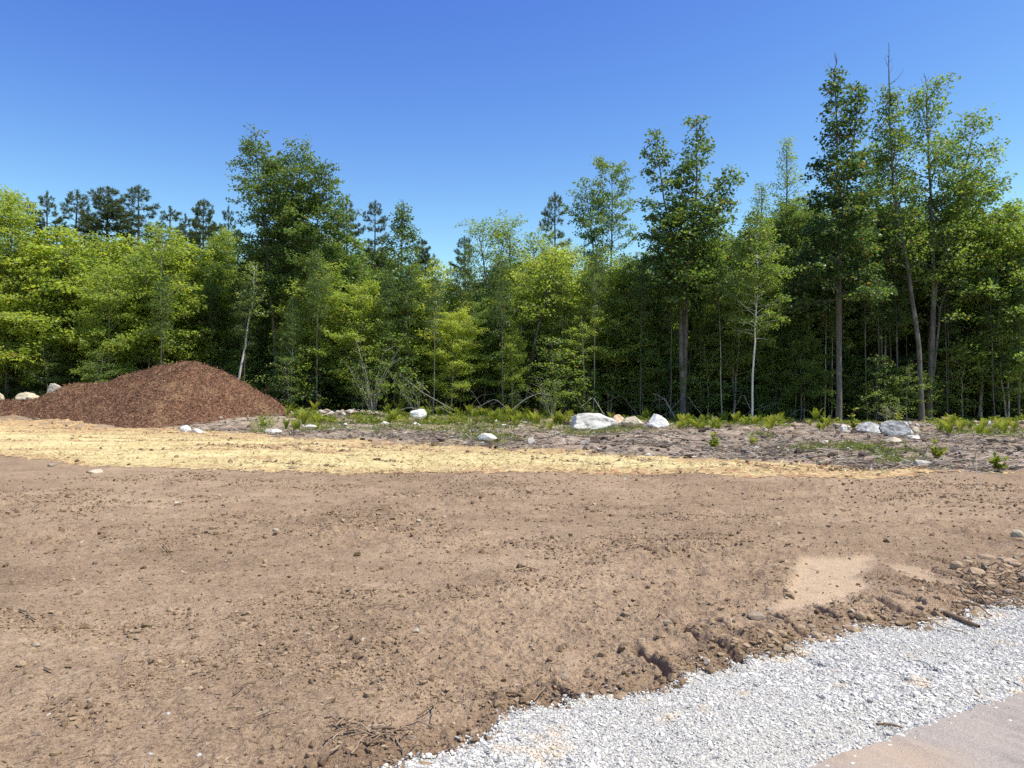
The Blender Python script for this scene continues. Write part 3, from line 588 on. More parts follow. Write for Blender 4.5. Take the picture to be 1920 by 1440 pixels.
V['sapling_a'] = (broadleaf(21, [(straight(4.5, .2), 4.5, .03)], .15, 26, 1.25, 'round', (5, 50), .11, 10, .26), 4.5)
V['sapling_b'] = (broadleaf(22, [(straight(4.5, -.3), 4.5, .025), ([(0, 0, 0), (.8, .2, 3.6)], 3.6, .02)], .12, 30, 1.4, 'broad', (0, 45), .105, 10, .26), 4.5)
V['bush'] = (broadleaf(23, [([(0, 0, 0), (-.5, 0, 2.2)], 2.2, .025), ([(0, 0, 0), (.5, .3, 2.4)], 2.4, .025), ([(0, 0, 0), (.1, -.4, 2.0)], 2.0, .02)], .08, 36, .95, 'round', (0, 50), .095, 11, .24), 2.4)
V['birch'] = (broadleaf(24, [(straight(12, .5), 12, .07)], .40, 60, 1.9, 'broad', (10, 60), .115, 16, .3), 12)
V['pine_a'] = (pine(31, 17, .22, .40, 3.2, 17, 5), 17)
V['pine_b'] = (pine(32, 17, .25, .35, 3.4, 24, 6, full=1.7, top=.5), 17)
V['pine_c'] = (pine(33, 17, .20, .45, 2.8, 15, 5), 17)
# trees of their own shape
V['twin_maple'] = (broadleaf(41, [([(-.2, 0, 0), (-.5, 0, 7), (-1.7, .2, 17)], 17, .17), ([(.5, .1, 0), (.7, 0, 8), (1.0, 0, 16.5)], 16.5, .19), ([(.6, .1, 0), (1.2, 0, 6.5), (2.9, .1, 15.2)], 15.2, .14), ([(-.1, .3, 0), (-.2, .5, 8), (-.5, .5, 16)], 16, .12)], .38, 150, 2.4, 'round', (10, 62), .135, 14), 17)
V['dark_maple'] = (broadleaf(42, [(straight(13, .1), 13, .16)], .22, 76, 1.9, 'broad', (5, 58), .13, 15, dead=((0, .6),)), 13)
V['lone_maple'] = (broadleaf(43, [([(0, 0, 0), (.05, 0, 9), (.2, 0, 14)], 14, .22), ([(0, .1, 0), (-.1, .2, 8.2), (-.8, .2, 11), (-1.5, .3, 16.2)], 16.2, .13), ([(0, 0, 0), (.1, -.1, 8.5), (.8, 0, 12), (.9, 0, 17)], 17, .14), ([(0, 0, 0), (.1, 0, 8.8), (1.6, 0, 11), (3.0, .2, 14)], 14, .10)], .42, 140, 1.85, 'broad', (8, 58), .155, 12), 17)
V['oak_tall'] = (broadleaf(44, [([(0, 0, 0), (0, 0, 9), (-.15, 0, 18.6)], 18.6, .20), ([(0, 0, 0), (.1, 0, 9.5), (.9, 0, 14), (1.5, 0, 18.0)], 18.0, .13)], .34, 124, 2.2, 'cone', (5, 55), .155, 12, dead=((0, 1.0),)), 19.6)
V['ash_bent'] = (broadleaf(45, [([(0, 0, 0), (-.1, 0, 4), (-.6, 0, 8), (-1.3, 0, 12), (-1.5, 0, 17.5)], 17.5, .19)], .42, 84, 1.7, 'column', (30, 62), .13, 8, dead=((0, 2.6),)), 20.1)
V['ash_split'] = (broadleaf(46, [([(0, 0, 0), (.35, 0, 7), (.3, 0, 11), (0, 0, 17.5)], 17.5, .19), ([(0, 0, 0), (.4, .1, 7), (1.3, 0, 11), (2.5, 0, 16.0)], 16.0, .12), ([(0, 0, 0), (.5, .1, 6), (1.9, .2, 10), (3.4, 0, 13.2)], 13.2, .09)], .38, 120, 2.0, 'vase', (25, 62), .13, 9, dead=((0, 1.3),)), 18.8)
V['leaning'] = (broadleaf(47, [([(0, 0, 0), (.25, 0, 2), (1.3, 0, 8), (1.5, 0, 9)], 9, .12)], .55, 36, 1.6, 'round', (15, 60), .11, 12), 9)
V['white_lean'] = (broadleaf(48, [([(0, 0, 0), (.2, 0, 2), (.75, 0, 5.5), (.8, 0, 7)], 7, .075)], .62, 24, 1.0, 'cone', (20, 60), .09, 9, .25), 7)
BK = dict(young_a='bark_pale', young_b='bark_pale', young_c='bark', vase='bark', slim='bark', tall='bark', tall_b='bark', airy='bark', sparse='bark', pole='bark', sapling_a='bark_pale', sapling_b='bark', bush='bark',
          birch='bark_birch', pine_a='bark_dark', pine_b='bark_dark', pine_c='bark_dark', twin_maple='bark', dark_maple='bark_dark', lone_maple='bark', oak_tall='bark', ash_bent='bark', ash_split='bark', leaning='bark_dark', white_lean='bark_birch')
def tree(v, px, topy, Y, label, name='broadleaf_tree', cat='tree', group=None, tint=.5, wide=1.0, rz=None, dx=0.):
    (tm, cm), H = V[v]; x = bx(px, Y); z0 = float(Hf(x, Y)) - .08; s = (hz(topy, Y) - z0) / H
    root = bpy.data.objects.new(name, None); COL.objects.link(root); root.location = (x, Y, z0); root.empty_display_size = .5
    root.rotation_euler = (0, 0, (px * 12.9898) % 6.283 if rz is None else rz); root.scale = (s * wide, s * wide, s)
    tag(root, label, cat, group); link('trunk', tm, M[BK[v]], root)
    c = link('crown', cm, M['needle'] if v.startswith('pine') else M['leaf'], root); c['leaf_tint'] = float(tint); return root
# tall trees
tree('twin_maple', 528, 268, 46, 'big tall maple with several dark trunks rising behind the mulch mound', 'maple_tree', tint=.24, rz=0)
tree('dark_maple', 749, 392, 45, 'dark-trunked tree with a narrow crown and a bare spike on top', tint=.26, rz=0)
tree('lone_maple', 1280, 216, 43, 'tall maple with straight grey trunk behind the white boulder, crown spreading at the top', 'maple_tree', tint=.24, rz=0)
tree('oak_tall', 1572, 98, 41, 'tallest dark-leaved tree, straight trunk behind the mottled boulder pair', tint=.08, rz=0)
tree('ash_bent', 1728, 75, 42, 'tall slender tree with a bent trunk and the longest bare dead tip', tint=.30, rz=0)
tree('ash_split', 1742, 130, 43, 'tall airy tree splitting into three stems, beside the bent-trunked tree', tint=.40, rz=0)
tree('airy', 1140, 312, 52, 'loose airy tree with two stems standing above the yellow-green crowns', tint=.40, rz=0, wide=.9)
tree('sparse', 1478, 262, 50, 'thin-leaved pale tree showing bare twigs beside the tallest dark tree', tint=.55, wide=1.0)
tree('sparse', 1425, 345, 47, 'narrow pointed tree with thin foliage above the white birch', tint=.40, wide=1.2)
tree('vase', 942, 418, 50, 'pale green fan-shaped tree between the two lone pines', tint=.58, rz=.3, wide=1.1)
tree('vase', 1060, 470, 46, 'fan-shaped yellowish tree in front of the lone pointed pine', tint=.80, rz=2)
tree('leaning', 985, 480, 43.5, 'small tree with a dark trunk leaning strongly to one side', tint=.72, rz=0, wide=1.1)
tree('white_lean', 441, 500, 43.9, 'slender birch with a thin white leaning trunk beside the mulch mound', 'birch_tree', tint=.62, rz=0)
tree('birch', 1409, 400, 40.5, 'birch with a straight bright white trunk at the forest edge', 'birch_tree', tint=.45, rz=.4)
tree('birch', 1096, 520, 43.5, 'slender birch with pale trunk half hidden in yellow-green leaves', 'birch_tree', tint=.75, rz=2.2)
tree('birch', 545, 560, 42.7, 'thin grey-white birch right of the mound foot in deep shade'.replace('right of', 'close to'), 'birch_tree', tint=.35, rz=1.2, wide=.7)
# pines
for (v, px, ty, Y, w, ti, lab) in [
    ('pine_c', 48, 372, 62, .8, .3, 'small pine tip barely rising over the leafy edge tree'), ('pine_c', 86, 360, 62, .85, .3, 'narrow pine, second of the pine row, above the leafy wood'),
    ('pine_a', 138, 356, 60, 1.0, .4, 'open-branched pine with a thin top beside the bushiest pine'), ('pine_b', 198, 352, 58, 1.15, .35, 'bushiest and widest pine rising over the broadleaf wood'),
    ('pine_a', 262, 349, 60, 1.05, .35, 'tall pine with upswept open branches next to the bushiest pine'), ('pine_c', 316, 388, 62, 1.2, .4, 'low pine in the gap before the lone round pine'),
    ('pine_c', 345, 402, 66, .8, .3, 'smallest pine tip far back between two larger pines'), ('pine_b', 380, 375, 60, .75, .45, 'compact rounded pine standing apart above the mound'),
    ('pine_c', 427, 388, 62, .7, .3, 'thin pine tip beside the tall twin-stemmed maple'), ('pine_a', 705, 377, 56, .75, .25, 'dark blue-green pine peeking behind the tree with a bare spike'),
    ('pine_b', 790, 450, 58, .8, .25, 'low dark pine behind the tree with a bare spike, nearest the sky gap'.replace(', nearest', ' by')), ('pine_a', 872, 444, 58, .85, .25, 'dark pine behind the pale fan-shaped tree at the sky gap'),
    ('pine_a', 1038, 363, 60, .78, .55, 'lone pointed pine with layered branches against open sky'), ('pine_c', 650, 372, 60, .8, .3, 'greyish pine just behind the twin-stemmed maple'),
    ('pine_c', 845, 500, 64, .8, .3, 'distant small pine in the dip of the treeline')]:
    tree(v, px, ty, Y, lab, 'pine_tree', group='pines rising over the wood', tint=ti, wide=w)
# broadleaf trees of the forest edge
EDGE = [('tall', 12, 372, 45, .80, 1.15, 'big yellow-green tree cut by the picture edge above the pale boulders'), ('young_c', 75, 432, 46, .78, 1.35, 'rounded yellow-green tree in front of the narrow pines'),
    ('young_a', 102, 485, 45.6, .75, 1.1, 'bright edge tree with a pale forked trunk above the stained boulder'), ('young_b', 172, 462, 47, .72, 1.2, 'yellow-green tree below the bushiest pine'),
    ('young_a', 235, 468, 49, .82, 1.25, 'leafy tree with light crown below the tall upswept pine'), ('young_b', 302, 446, 45.5, .66, 1.15, 'multi-stemmed tree with pale branches directly behind the mound top'),
    ('young_c', 365, 458, 48, .80, 1.25, 'golden green tree under the compact rounded pine'), ('tall', 425, 442, 50, .70, .95, 'light green tree touching the tall twin-stemmed maple'),
    ('young_a', 205, 520, 44.2, .70, 1.0, 'low bright tree behind the long shoulder of the mound'), ('young_c', 30, 520, 45.6, .68, 1.0, 'low leafy tree over the pale boulders'),
    ('young_b', 600, 505, 44.5, .66, 1.15, 'bright green bushy tree below the twin-stemmed maple'), ('young_a', 668, 540, 43.8, .72, 1.15, 'bushy light green tree over the fan of bare stems'),
    ('young_c', 660, 440, 49, .42, 1.0, 'mid green tree filling the gap behind the twin-stemmed maple'), ('young_b', 810, 508, 46, .88, 1.2, 'most yellow tree beside the dark-trunked spiked tree'),
    ('young_a', 845, 590, 43, .92, 1.15, 'low vivid yellow-green tree sweeping down to the ferns'), ('young_c', 905, 560, 45, .60, 1.0, 'green tree under the pale fan-shaped tree'),
    ('young_a', 1008, 500, 46.5, .78, 1.0, 'yellow-green tree under the lone pointed pine'), ('young_b', 1140, 490, 45.5, .72, 1.15, 'olive green tree below the loose airy tree'),
    ('young_c', 1195, 500, 46, .50, 1.0, 'mid green tree beside the tall straight-trunked maple'), ('tall_b', 1340, 400, 47, .62, .9, 'light green tree filling in beside the tall straight-trunked maple'),
    ('young_c', 1240, 560, 44.6, .45, 1.0, 'shady tree at the foot of the tall straight-trunked maple'), ('young_b', 1375, 530, 44, .40, 1.1, 'leafy tree with bright flecks next to the white birch'),
    ('tall', 1485, 395, 45.5, .36, 1.0, 'dense dark green tree between white birch and tallest dark tree'), ('young_c', 1500, 600, 42.6, .40, .9, 'low leafy tree beside the trunk of the tallest dark tree'),
    ('tall_b', 1640, 270, 46, .55, 1.15, 'mid green tree filling the space between the tallest trees'), ('tall', 1665, 400, 44.5, .45, 1.0, 'leafy tree behind the bent-trunked tree'),
    ('tall_b', 1800, 330, 46, .52, 1.1, 'full leafy tree behind the three-stemmed airy tree'), ('young_a', 1838, 405, 44.5, .62, 1.15, 'light green tree next to the three-stemmed airy tree'),
    ('tall', 1905, 400, 45, .66, 1.15, 'yellowish green tree at the end of the wood, cut by the picture edge'), ('young_b', 1890, 520, 43.5, .55, 1.0, 'lower leafy tree at the end of the wood'),
    ('young_a', 1290, 470, 49, .60, 1.0, 'bright tree glimpsed behind the straight grey trunk'), ('young_c', 486, 600, 46.6, .45, .9, 'shady low tree just behind the steep end of the mound'),
    ('young_a', 725, 610, 43.2, .60, .85, 'leafy small tree before the dark-trunked spiked tree'), ('tall', 560, 430, 50, .38, 1.0, 'dark green tree filling behind the twin-stemmed maple'),
    ('young_b', 960, 620, 43.2, .78, 1.0, 'low yellow-green tree in front of the leaning dark trunk'), ('young_c', 1570, 520, 47, .30, 1.1, 'dark tree in the deep shade behind the mottled boulders')]
for (v, px, ty, Y, ti, w, lab) in EDGE:
    if px > 1150: ti = ti * .68  # shadow gaps between crowns are put into the leaf tint
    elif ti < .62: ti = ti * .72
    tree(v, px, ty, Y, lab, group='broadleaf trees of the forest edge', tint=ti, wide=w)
# the wood behind
rg = np.random.default_rng(99)
SKX = [-600, 0, 110, 200, 300, 430, 500, 640, 700, 790, 850, 890, 950, 1010, 1080, 1200, 1250, 1400, 1480, 1560, 1700, 1850, 1920, 2600]; SKY = [425, 425, 455, 485, 470, 470, 445, 440, 470, 540, 560, 525, 470, 500, 480, 480, 450, 450, 410, 370, 360, 420, 425, 425]
for (Y, dxm) in ((49, 3.0), (53, 3.2), (57.5, 3.4), (63, 3.6), (69, 4.0), (76, 4.4)):
    x = -.72 * Y - 18
    while x < .72 * Y + 20:
        px = 960 + 1440 * x / Y; ty = np.interp(px, SKX, SKY) + rg.uniform(0, 70); v = ('tall', 'tall_b', 'young_a', 'young_c', 'young_b')[rg.integers(5)]
        tree(v, px, ty, Y + rg.uniform(-1.4, 1.4), 'green broadleaf tree standing deep in the wood behind the edge trees', group='trees deep in the wood', tint=rg.uniform(.05, .5) * (.7 if px > 1150 else 1), wide=1.0 + rg.uniform(-.1, .3), rz=rg.uniform(0, 6.28)); x += dxm * rg.uniform(.8, 1.2) * (1.3 if abs(x) > .72 * Y + 2 else 1)  # low tints paint the shade of the wood's interior
# the forest edge goes on past both ends
for i in range(9):
    for sg in (-1, 1):
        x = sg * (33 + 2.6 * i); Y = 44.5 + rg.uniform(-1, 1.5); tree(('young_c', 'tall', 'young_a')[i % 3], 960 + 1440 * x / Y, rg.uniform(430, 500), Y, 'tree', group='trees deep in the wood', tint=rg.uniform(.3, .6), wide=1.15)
# thin poles among them
PALE_POLES = []
for i in range(34):
    px = rg.uniform(1180, 1925) if i < 22 else rg.uniform(-10, 1180); Y = rg.uniform(42.3, 47.5)
    tree('pole', px, rg.uniform(470, 560), Y, 'thin bare-stemmed pole tree in the shade of the forest edge', group='thin pole trees in the shade', tint=.15, wide=.9, rz=rg.uniform(0, 6.28))  # shade under the crowns put into the low leaf tint
for i in range(20):
    px = rg.uniform(1180, 1925) if i < 14 else rg.uniform(-10, 1180); Y = rg.uniform(41.9, 44.2)
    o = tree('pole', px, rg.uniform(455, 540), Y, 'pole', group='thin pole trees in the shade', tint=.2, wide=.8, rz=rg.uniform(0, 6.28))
    if i % 3 == 0: PALE_POLES.append(o)
# saplings and bushes below
for i in range(64):
    px = rg.uniform(-20, 1940); Y = rg.uniform(42.2, 48.5); v = ('sapling_a', 'sapling_b')[i % 2]; top = rg.uniform(600, 690) if px < 1200 else rg.uniform(620, 710)
    tree(v, px, top, Y, 'small leafy sapling in the shade under the edge trees', 'sapling', 'sapling', 'saplings under the edge trees', tint=rg.uniform(.3, .6) - (.1 if px > 1200 else 0), wide=1.15, rz=rg.uniform(0, 6.28))  # tint lowered on one side to paint a darker understory
for i in range(30):
    px = rg.uniform(1180, 1930); Y = rg.uniform(43.6, 46.5)
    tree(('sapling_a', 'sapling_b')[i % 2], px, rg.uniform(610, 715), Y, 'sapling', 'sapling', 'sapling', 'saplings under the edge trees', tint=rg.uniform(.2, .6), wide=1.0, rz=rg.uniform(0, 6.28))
for i in range(150):
    px = rg.uniform(-60, 1980); Y = rg.uniform(43.5, 56) if i < 80 else rg.uniform(56, 74)
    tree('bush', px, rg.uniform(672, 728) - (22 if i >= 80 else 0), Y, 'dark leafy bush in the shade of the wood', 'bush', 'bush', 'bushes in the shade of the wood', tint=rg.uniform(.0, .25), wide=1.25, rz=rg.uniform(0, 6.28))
# bare stemmed shrubs
# low weeds between the ferns
def weed_mesh(seed):
    r = np.random.default_rng(seed); n = 120; a = r.uniform(0, 6.28, n); q = np.sqrt(r.random(n)) * .4; z = (.34 * (1 - (q / .45) ** 2)) * r.random(n) ** .5
    P = np.stack([np.cos(a) * q, np.sin(a) * q, z], 1); D = np.stack([np.cos(a), np.sin(a), r.normal(size=n) * .4 + .5], 1) + r.normal(size=(n, 3)) * .4; L = r.uniform(.07, .17, n)
    return blades(P, D, r.normal(size=(n, 3)) * .4 + np.array([0, 0, 1.]), L, L * r.uniform(.35, .7, n), r.random(n), 'weed_%d' % seed)
WD = [weed_mesh(k) for k in (81, 82, 83)]
for i in range(110):
    px = rg.uniform(505, 1925); Y = rg.uniform(36.5, 42.0); x = bx(px, Y); h = rg.uniform(.5, 1.3)
    if 1480 < px < 1740 and i % 4: continue
    if 1065 < px < 1258 and Y < 39: Y = 40.5; x = bx(px, Y)
    o = link('weed', WD[i % 3], M['fern'], loc=(x, Y, float(Hf(x, Y)) - .03), rz=px, sc=(h * 1.3, h * 1.3, h)); tag(o, 'weed', 'weed', 'low weeds at the forest edge'); o['leaf_tint'] = rg.uniform(.15, .9)
CL = {1: stem_clump(61, 12, 4.0, .55, .026, .4, side=-.12), 2: stem_clump(62, 8, 2.6, .5, .02, .5, side=-.3), 3: stem_clump(63, 6, 1.4, .4, .012, .15)}
def clump(k, px, py, Y, label, name='bare_shrub', tint=.6, rz=0., s=1.0, mat='bark_pale'):
    x = bx(px, Y); root = bpy.data.objects.new(name, None); COL.objects.link(root); root.location = (x, Y, float(Hf(x, Y)) - .04); root.rotation_euler = (0, 0, rz); root.scale = (s, s, s)
    tag(root, label, 'shrub', 'half bare shrubs at the forest edge'); link('stems', CL[k][0], M[mat], root); link('foliage', CL[k][1], M['leaf'], root)['leaf_tint'] = tint
clump(1, 700, 765, 41.6, 'fan of pale bare stems rising from one root by the rubble heap')
clump(2, 785, 770, 41.8, 'low tangle of pale leaning stems beside the upright white stone')
clump(2, 1035, 775, 41.6, 'bare arching twigs over dark brush between the ferns', s=.9, rz=.6)
clump(3, 1668, 800, 39.6, 'few dry grey stalks standing behind the mottled boulder pair', s=.8)
ORD = ['first', 'second', 'third', 'fourth', 'fifth', 'sixth', 'seventh', 'eighth', 'ninth', 'tenth', 'eleventh', 'twelfth', 'thirteenth', 'fourteenth', 'fifteenth', 'sixteenth', 'seventeenth', 'eighteenth', 'nineteenth', 'twentieth'] + ['twenty-' + w for w in ('first', 'second', 'third', 'fourth', 'fifth', 'sixth', 'seventh', 'eighth', 'ninth')] + ['thirtieth', 'last']
LM = [(-3000, 'mound end'), (0, 'pale boulders'), (198, 'bushiest pine'), (380, 'compact pine'), (528, 'big twin maple'), (749, 'spiked dark tree'), (942, 'fan-shaped tree'), (1140, 'airy tree'), (1280, 'straight grey trunk'), (1409, 'white birch'), (1572, 'tallest dark tree'), (1742, 'three-stemmed tree'), (1925, 'end of the wood'), (9000, 'last bushes')]
def ordinal_labels(group, base):
    obs = sorted([o for o in bpy.data.objects if o.get('group') == group and o.parent is None], key=lambda o: o.location.x / o.location.y); cnt = {}
    for o in obs:
        px = 960 + 1440 * o.location.x / o.location.y; k = max(i for i, l in enumerate(LM) if l[0] <= px); cnt[k] = cnt.get(k, 0) + 1
        o['label'] = '%s, %s from %s towards %s' % (base, ORD[min(cnt[k] - 1, 30)], LM[k][1], LM[k + 1][1])
for o in PALE_POLES:
    c = [q for q in bpy.data.objects if q.parent == o and q.name.startswith('trunk')][0]; m_ = c.data.copy(); m_.materials.clear(); m_.materials.append(M['bark_pale']); c.data = m_
ordinal_labels('trees deep in the wood', 'tree deep in the wood'); ordinal_labels('thin pole trees in the shade', 'thin pole tree in shade')
ordinal_labels('saplings under the edge trees', 'small leafy sapling'); ordinal_labels('bushes in the shade of the wood', 'dark bush in shade')
# two fallen branches
def branch(name, pts, rad, label, mat='bark_pale', twigs=5, seed=0, cat='branch', group=None):
    r = np.random.default_rng(seed); T = Tubes(); P = np.array([[bx(px, Y), Y, hz(py, Y)] for px, py, Y in pts]); base = P[0].copy(); P = P - base
    f = np.linspace(0, 1, 12); Q = np.stack([np.interp(f, np.linspace(0, 1, len(P)), P[:, i]) for i in range(3)], 1); T.add(Q, np.linspace(rad, rad * .35, 12), 6)
    for i in range(twigs):
        o = at_path(Q, r.uniform(.2, .95)); l = r.uniform(.2, .6); d = nrm(r.normal(size=3)); T.add([o, o + d * l], [rad * .3, rad * .12], 3)
    return tag(link(name, T.mesh(name), M[mat], loc=base), label, cat, group)
branch('fallen_branch', [(955, 772, 41.3), (985, 748, 41.2), (1012, 736, 41.2), (1030, 742, 41.3), (1040, 765, 41.5)], .03, 'arched pale dead branch lying on dark brush', seed=1, twigs=9)
branch('fallen_branch', [(748, 700, 42.0), (790, 735, 41.5), (850, 768, 41.0)], .035, 'straight dead branch slanting down towards the ferns', seed=2, twigs=12)
branch('fallen_branch', [(782, 716, 41.7), (806, 737, 41.4)], .03, 'short bright broken branch stuck in the leaves above the slanting branch', seed=3, twigs=3)

for i in range(22):
    px = rg.uniform(560, 1900); Y = rg.uniform(41.0, 42.3); L = rg.uniform(35, 95); d = rg.choice([-1, 1]); h = rg.uniform(5, 60); b = 740 + 1440 * (1.6 - float(Hf(bx(px, Y), Y))) / Y
    branch('fallen_branch', [(px, b - 2, Y), (px + d * L * .5, b - h, Y + rg.uniform(-.3, .3)), (px + d * L, b - h * rg.uniform(.2, 1.5), Y + rg.uniform(-.3, .6))], rg.uniform(.012, .028), 'dead branch', ('bark_pale', 'bark', 'stick')[i % 3] if i % 3 < 2 else 'bark', seed=40 + i, twigs=6, group='dead branches at the forest edge')
ordinal_labels('dead branches at the forest edge', 'thin dead branch')
# ------------------------------------------------------------------ ferns and small plants
FM = [fern(71), fern(72, 9, .65), fern(73, 13, .8)]
def fern_at(px, py, h, label, i, tint=.55, group='ferns along the forest edge'):
    Y = 38.
    for _ in range(8): Y = min(max(1440 * (1.6 - float(Hf(bx(px, Y), Y))) / (py - 740), 30), 41.8)
    x = bx(px, Y); o = link('fern', FM[i % 3], M['fern'], loc=(x, Y, float(Hf(x, Y)) - .02), rz=px % 6.28, sc=(h, h, h)); tag(o, label, 'fern', group); o['leaf_tint'] = float(tint); return o
FL = [((520, 600), 775, 7, 'bright green fern clump at the steep foot of the mulch mound'), ((718, 760), 788, 5, 'big fern tuft near the small white stones past the rubble heap'),
      ((770, 870), 776, 8, 'fern growing around the upright white stone at the wood edge'), ((872, 1070), 787, 20, 'fern in the dense band leading to the long pale boulder'),
      ((1100, 1240), 792, 6, 'fern tip behind the boulder trio'), ((1262, 1470), 798, 17, 'fern in the row between white boulder and white birch'),
      ((1515, 1560), 799, 3, 'low leafy fern near the tallest trunk'), ((1755, 1915), 808, 9, 'yellow-green fern along the dark root heap')]
c = 0
for (a, b), py, n, lab in FL:
    for i in range(int(n * 1.9)):
        px = a + (b - a) * (i + rg.uniform(.1, .9)) / (n * 1.9); fern_at(px, py + rg.uniform(-8, 9), rg.uniform(.45, 1.0), lab, c, rg.uniform(.5, 1.0), group='ferns along the forest edge'); c += 1
ordinal_labels('low weeds at the forest edge', 'low green weed'); ordinal_labels('ferns along the forest edge', 'bright green fern')
def seedling(px, py, h, label, tint=.85):
    Y = 2304 / (py - 740); x = bx(px, Y); r = np.random.default_rng(int(px)); T = Tubes(); P = []; D = []; N = []
    for s in range(4):
        q = [np.zeros(3)]; d = np.array([r.normal() * .35, r.normal() * .35, 1.]); hh = h * (1 if s == 0 else r.uniform(.45, .75)); d = d * (np.array([.25, .25, 1]) if s == 0 else 1)
        for k in range(5): q.append(q[-1] + d * hh / 5 + r.normal(size=3) * .02)
        q = np.array(q); T.add(q, np.linspace(.012, .004, 6), 4)
        for k in range(16): f = r.uniform(.2, 1); o = at_path(q, f); P.append(o); dd = r.normal(size=3); dd[2] = abs(dd[2]) * .5 + .2; D.append(dd); N.append(r.normal(size=3) * .4 + np.array([0, -.5, 1.]))
    root = bpy.data.objects.new('seedling', None); COL.objects.link(root); root.location = (x, Y, float(Hf(x, Y)) - .02); tag(root, label, 'seedling', 'seedlings on the cleared strip')
    link('stems', T.mesh('seedling_stems'), M['stick'], root); n = len(P); link('foliage', blades(np.array(P), np.array(D), np.array(N), r.uniform(.14, .24, n) * min(1, h + .3), r.uniform(.08, .13, n) * min(1, h + .3), r.random(n), 'seedling_leaves'), M['fern'], root)['leaf_tint'] = tint
seedling(1598, 812, 1.0, 'tall yellow-green seedling in front of the small round stone'); seedling(1686, 806, .8, 'bright seedling between mottled boulders and dark trunks')
seedling(1337, 846, .4, 'small yellow seedling alone by the long thin stick'); seedling(1412, 836, .35, 'tiny leafy seedling near the flat pale stone'); seedling(1752, 866, .5, 'round yellow seedling beyond the grass patch')
seedling(1540, 806, .6, 'low broad green seedling before the tallest trunk', .5); seedling(1870, 892, .35, 'faint small seedling on grey twig litter', .6); seedling(492, 806, .5, 'yellow-green weed at the mound foot', .7)

# ------------------------------------------------------------------ boulders and rocks
def boulder(px0, px1, top, base, Y, seed, mat, label, depth=.8, planes=7, name='boulder', cat='boulder', group=None, rz=0., sub=5, rough=.13, on=None, sink=.15, py_ground=True, cuts=()):
    if base > 752 and py_ground:
        for _ in range(8): Y = min(1440 * (1.6 - float(Hf(bx((px0 + px1) / 2, Y), Y))) / (base - 740), 42.5)
    w = (px1 - px0) / 1440 * Y; h = (base - top) / 1440 * Y; x = bx((px0 + px1) / 2, Y); z = hz(base, Y) if on is None else on
    me = rock(seed, w, w * depth, h, planes, sub, rough, sink, cuts); return tag(link(name, me, M[mat], loc=(x, Y, z - .02), rz=rz), label, cat, group)
boulder(1068, 1157, 773, 808, 36.5, 201, 'granite', 'long pale flat-sided boulder, the largest of the boulder trio', .6, 3, cuts=[(-1, -.1, .15, .62), (.5, -.15, .85, .45), (-.15, -.9, .35, .5), (-.25, .2, 1, .55)])
boulder(1143, 1174, 776, 797, 37.6, 202, 'orange_rock', 'orange-stained rock between the long pale boulder and the cream rock', .9)
boulder(1160, 1207, 779, 800, 37.2, 203, 'cream_rock', 'low cream rock leaning on the orange-stained one', .7)
boulder(1210, 1255, 775, 803, 37.0, 204, 'granite_white', 'whitest boulder with a peaked top, in front of the straight grey trunk', .8, 4, cuts=[(-.75, -.3, .6, .5), (.8, -.2, .55, .6), (.1, -1, .3, .6)])
boulder(1604, 1662, 789, 813, 36.6, 205, 'granite_dark', 'mottled boulder with the rounded top, next to the darker-faced one', .8, 5, cuts=[(-.8, -.4, .6, .6), (.2, -1, .3, .55)])
boulder(1648, 1712, 787, 817, 35.9, 206, 'granite_dark', 'mottled boulder with a dark flat face and white end', .7, 4, cuts=[(-.45, -.85, .3, .45), (.9, -.3, .3, .6), (.1, .1, 1, .6)])
boulder(1574, 1588, 795, 808, 37.0, 207, 'granite_white', 'small round white stone beside the tall seedling', .9, 3, 'stone', 'stone')
boulder(1709, 1723, 799, 812, 36.4, 208, 'cream_rock', 'small pinkish stone touching the dark-faced mottled boulder', .9, 4, 'stone', 'stone')
boulder(769, 801, 766, 783, 40.6, 209, 'granite_white', 'upright white stone among ferns at the wood edge', .7, 5)
boulder(822, 846, 774, 783, 40.4, 210, 'granite', 'low grey-white stone half hidden in ferns beside the upright one', .8, 5, 'stone', 'stone')
boulder(88, 118, 718, 745, 42.2, 211, 'granite_grey', 'grey boulder perched high on the shoulder of the mound', .8, 6, sink=.4)
boulder(30, 72, 734, 752, 41.6, 212, 'cream_rock', 'wide cream boulder behind the low end of the mound', .8, 5, sink=.4, py_ground=False)
boulder(-14, 8, 736, 752, 41.6, 213, 'cream_rock', 'yellowish boulder cut by the picture edge behind the mound', .9, 5, sink=.4)
boulder(338, 360, 796, 811, 34.3, 214, 'granite_white', 'white stone standing at the front foot of the mulch mound', .8, 6, 'stone', 'stone')
boulder(357, 386, 802, 812, 34.0, 215, 'granite', 'long grey stone lying against the white stone at the mound foot', .5, 6, 'stone', 'stone')
boulder(494, 530, 803, 812, 33.2, 216, 'granite', 'flat pale slab next to the weed at the mound foot', .5, 6, 'stone', 'stone')
boulder(166, 196, 877, 886, 16.6, 217, 'cream_rock', 'flat cream slab pressed into soil at the straw border', .6, 5, 'stone', 'stone')
boulder(712, 729, 789, 799, 36.3, 218, 'granite', 'small pale stone beside the big fern tuft', .8, 4, 'stone', 'stone')
boulder(770, 790, 790, 799, 36.2, 219, 'granite_white', 'flat white stone in the grass below the upright stone', .6, 4, 'stone', 'stone')
boulder(571, 596, 795, 801, 36.8, 220, 'granite', 'flat stone in brown dirt past the mound foot', .5, 4, 'stone', 'stone')
boulder(655, 668, 790, 798, 37.0, 221, 'granite', 'stubby pale stone beside the grass below the rubble heap', .8, 4, 'stone', 'stone')
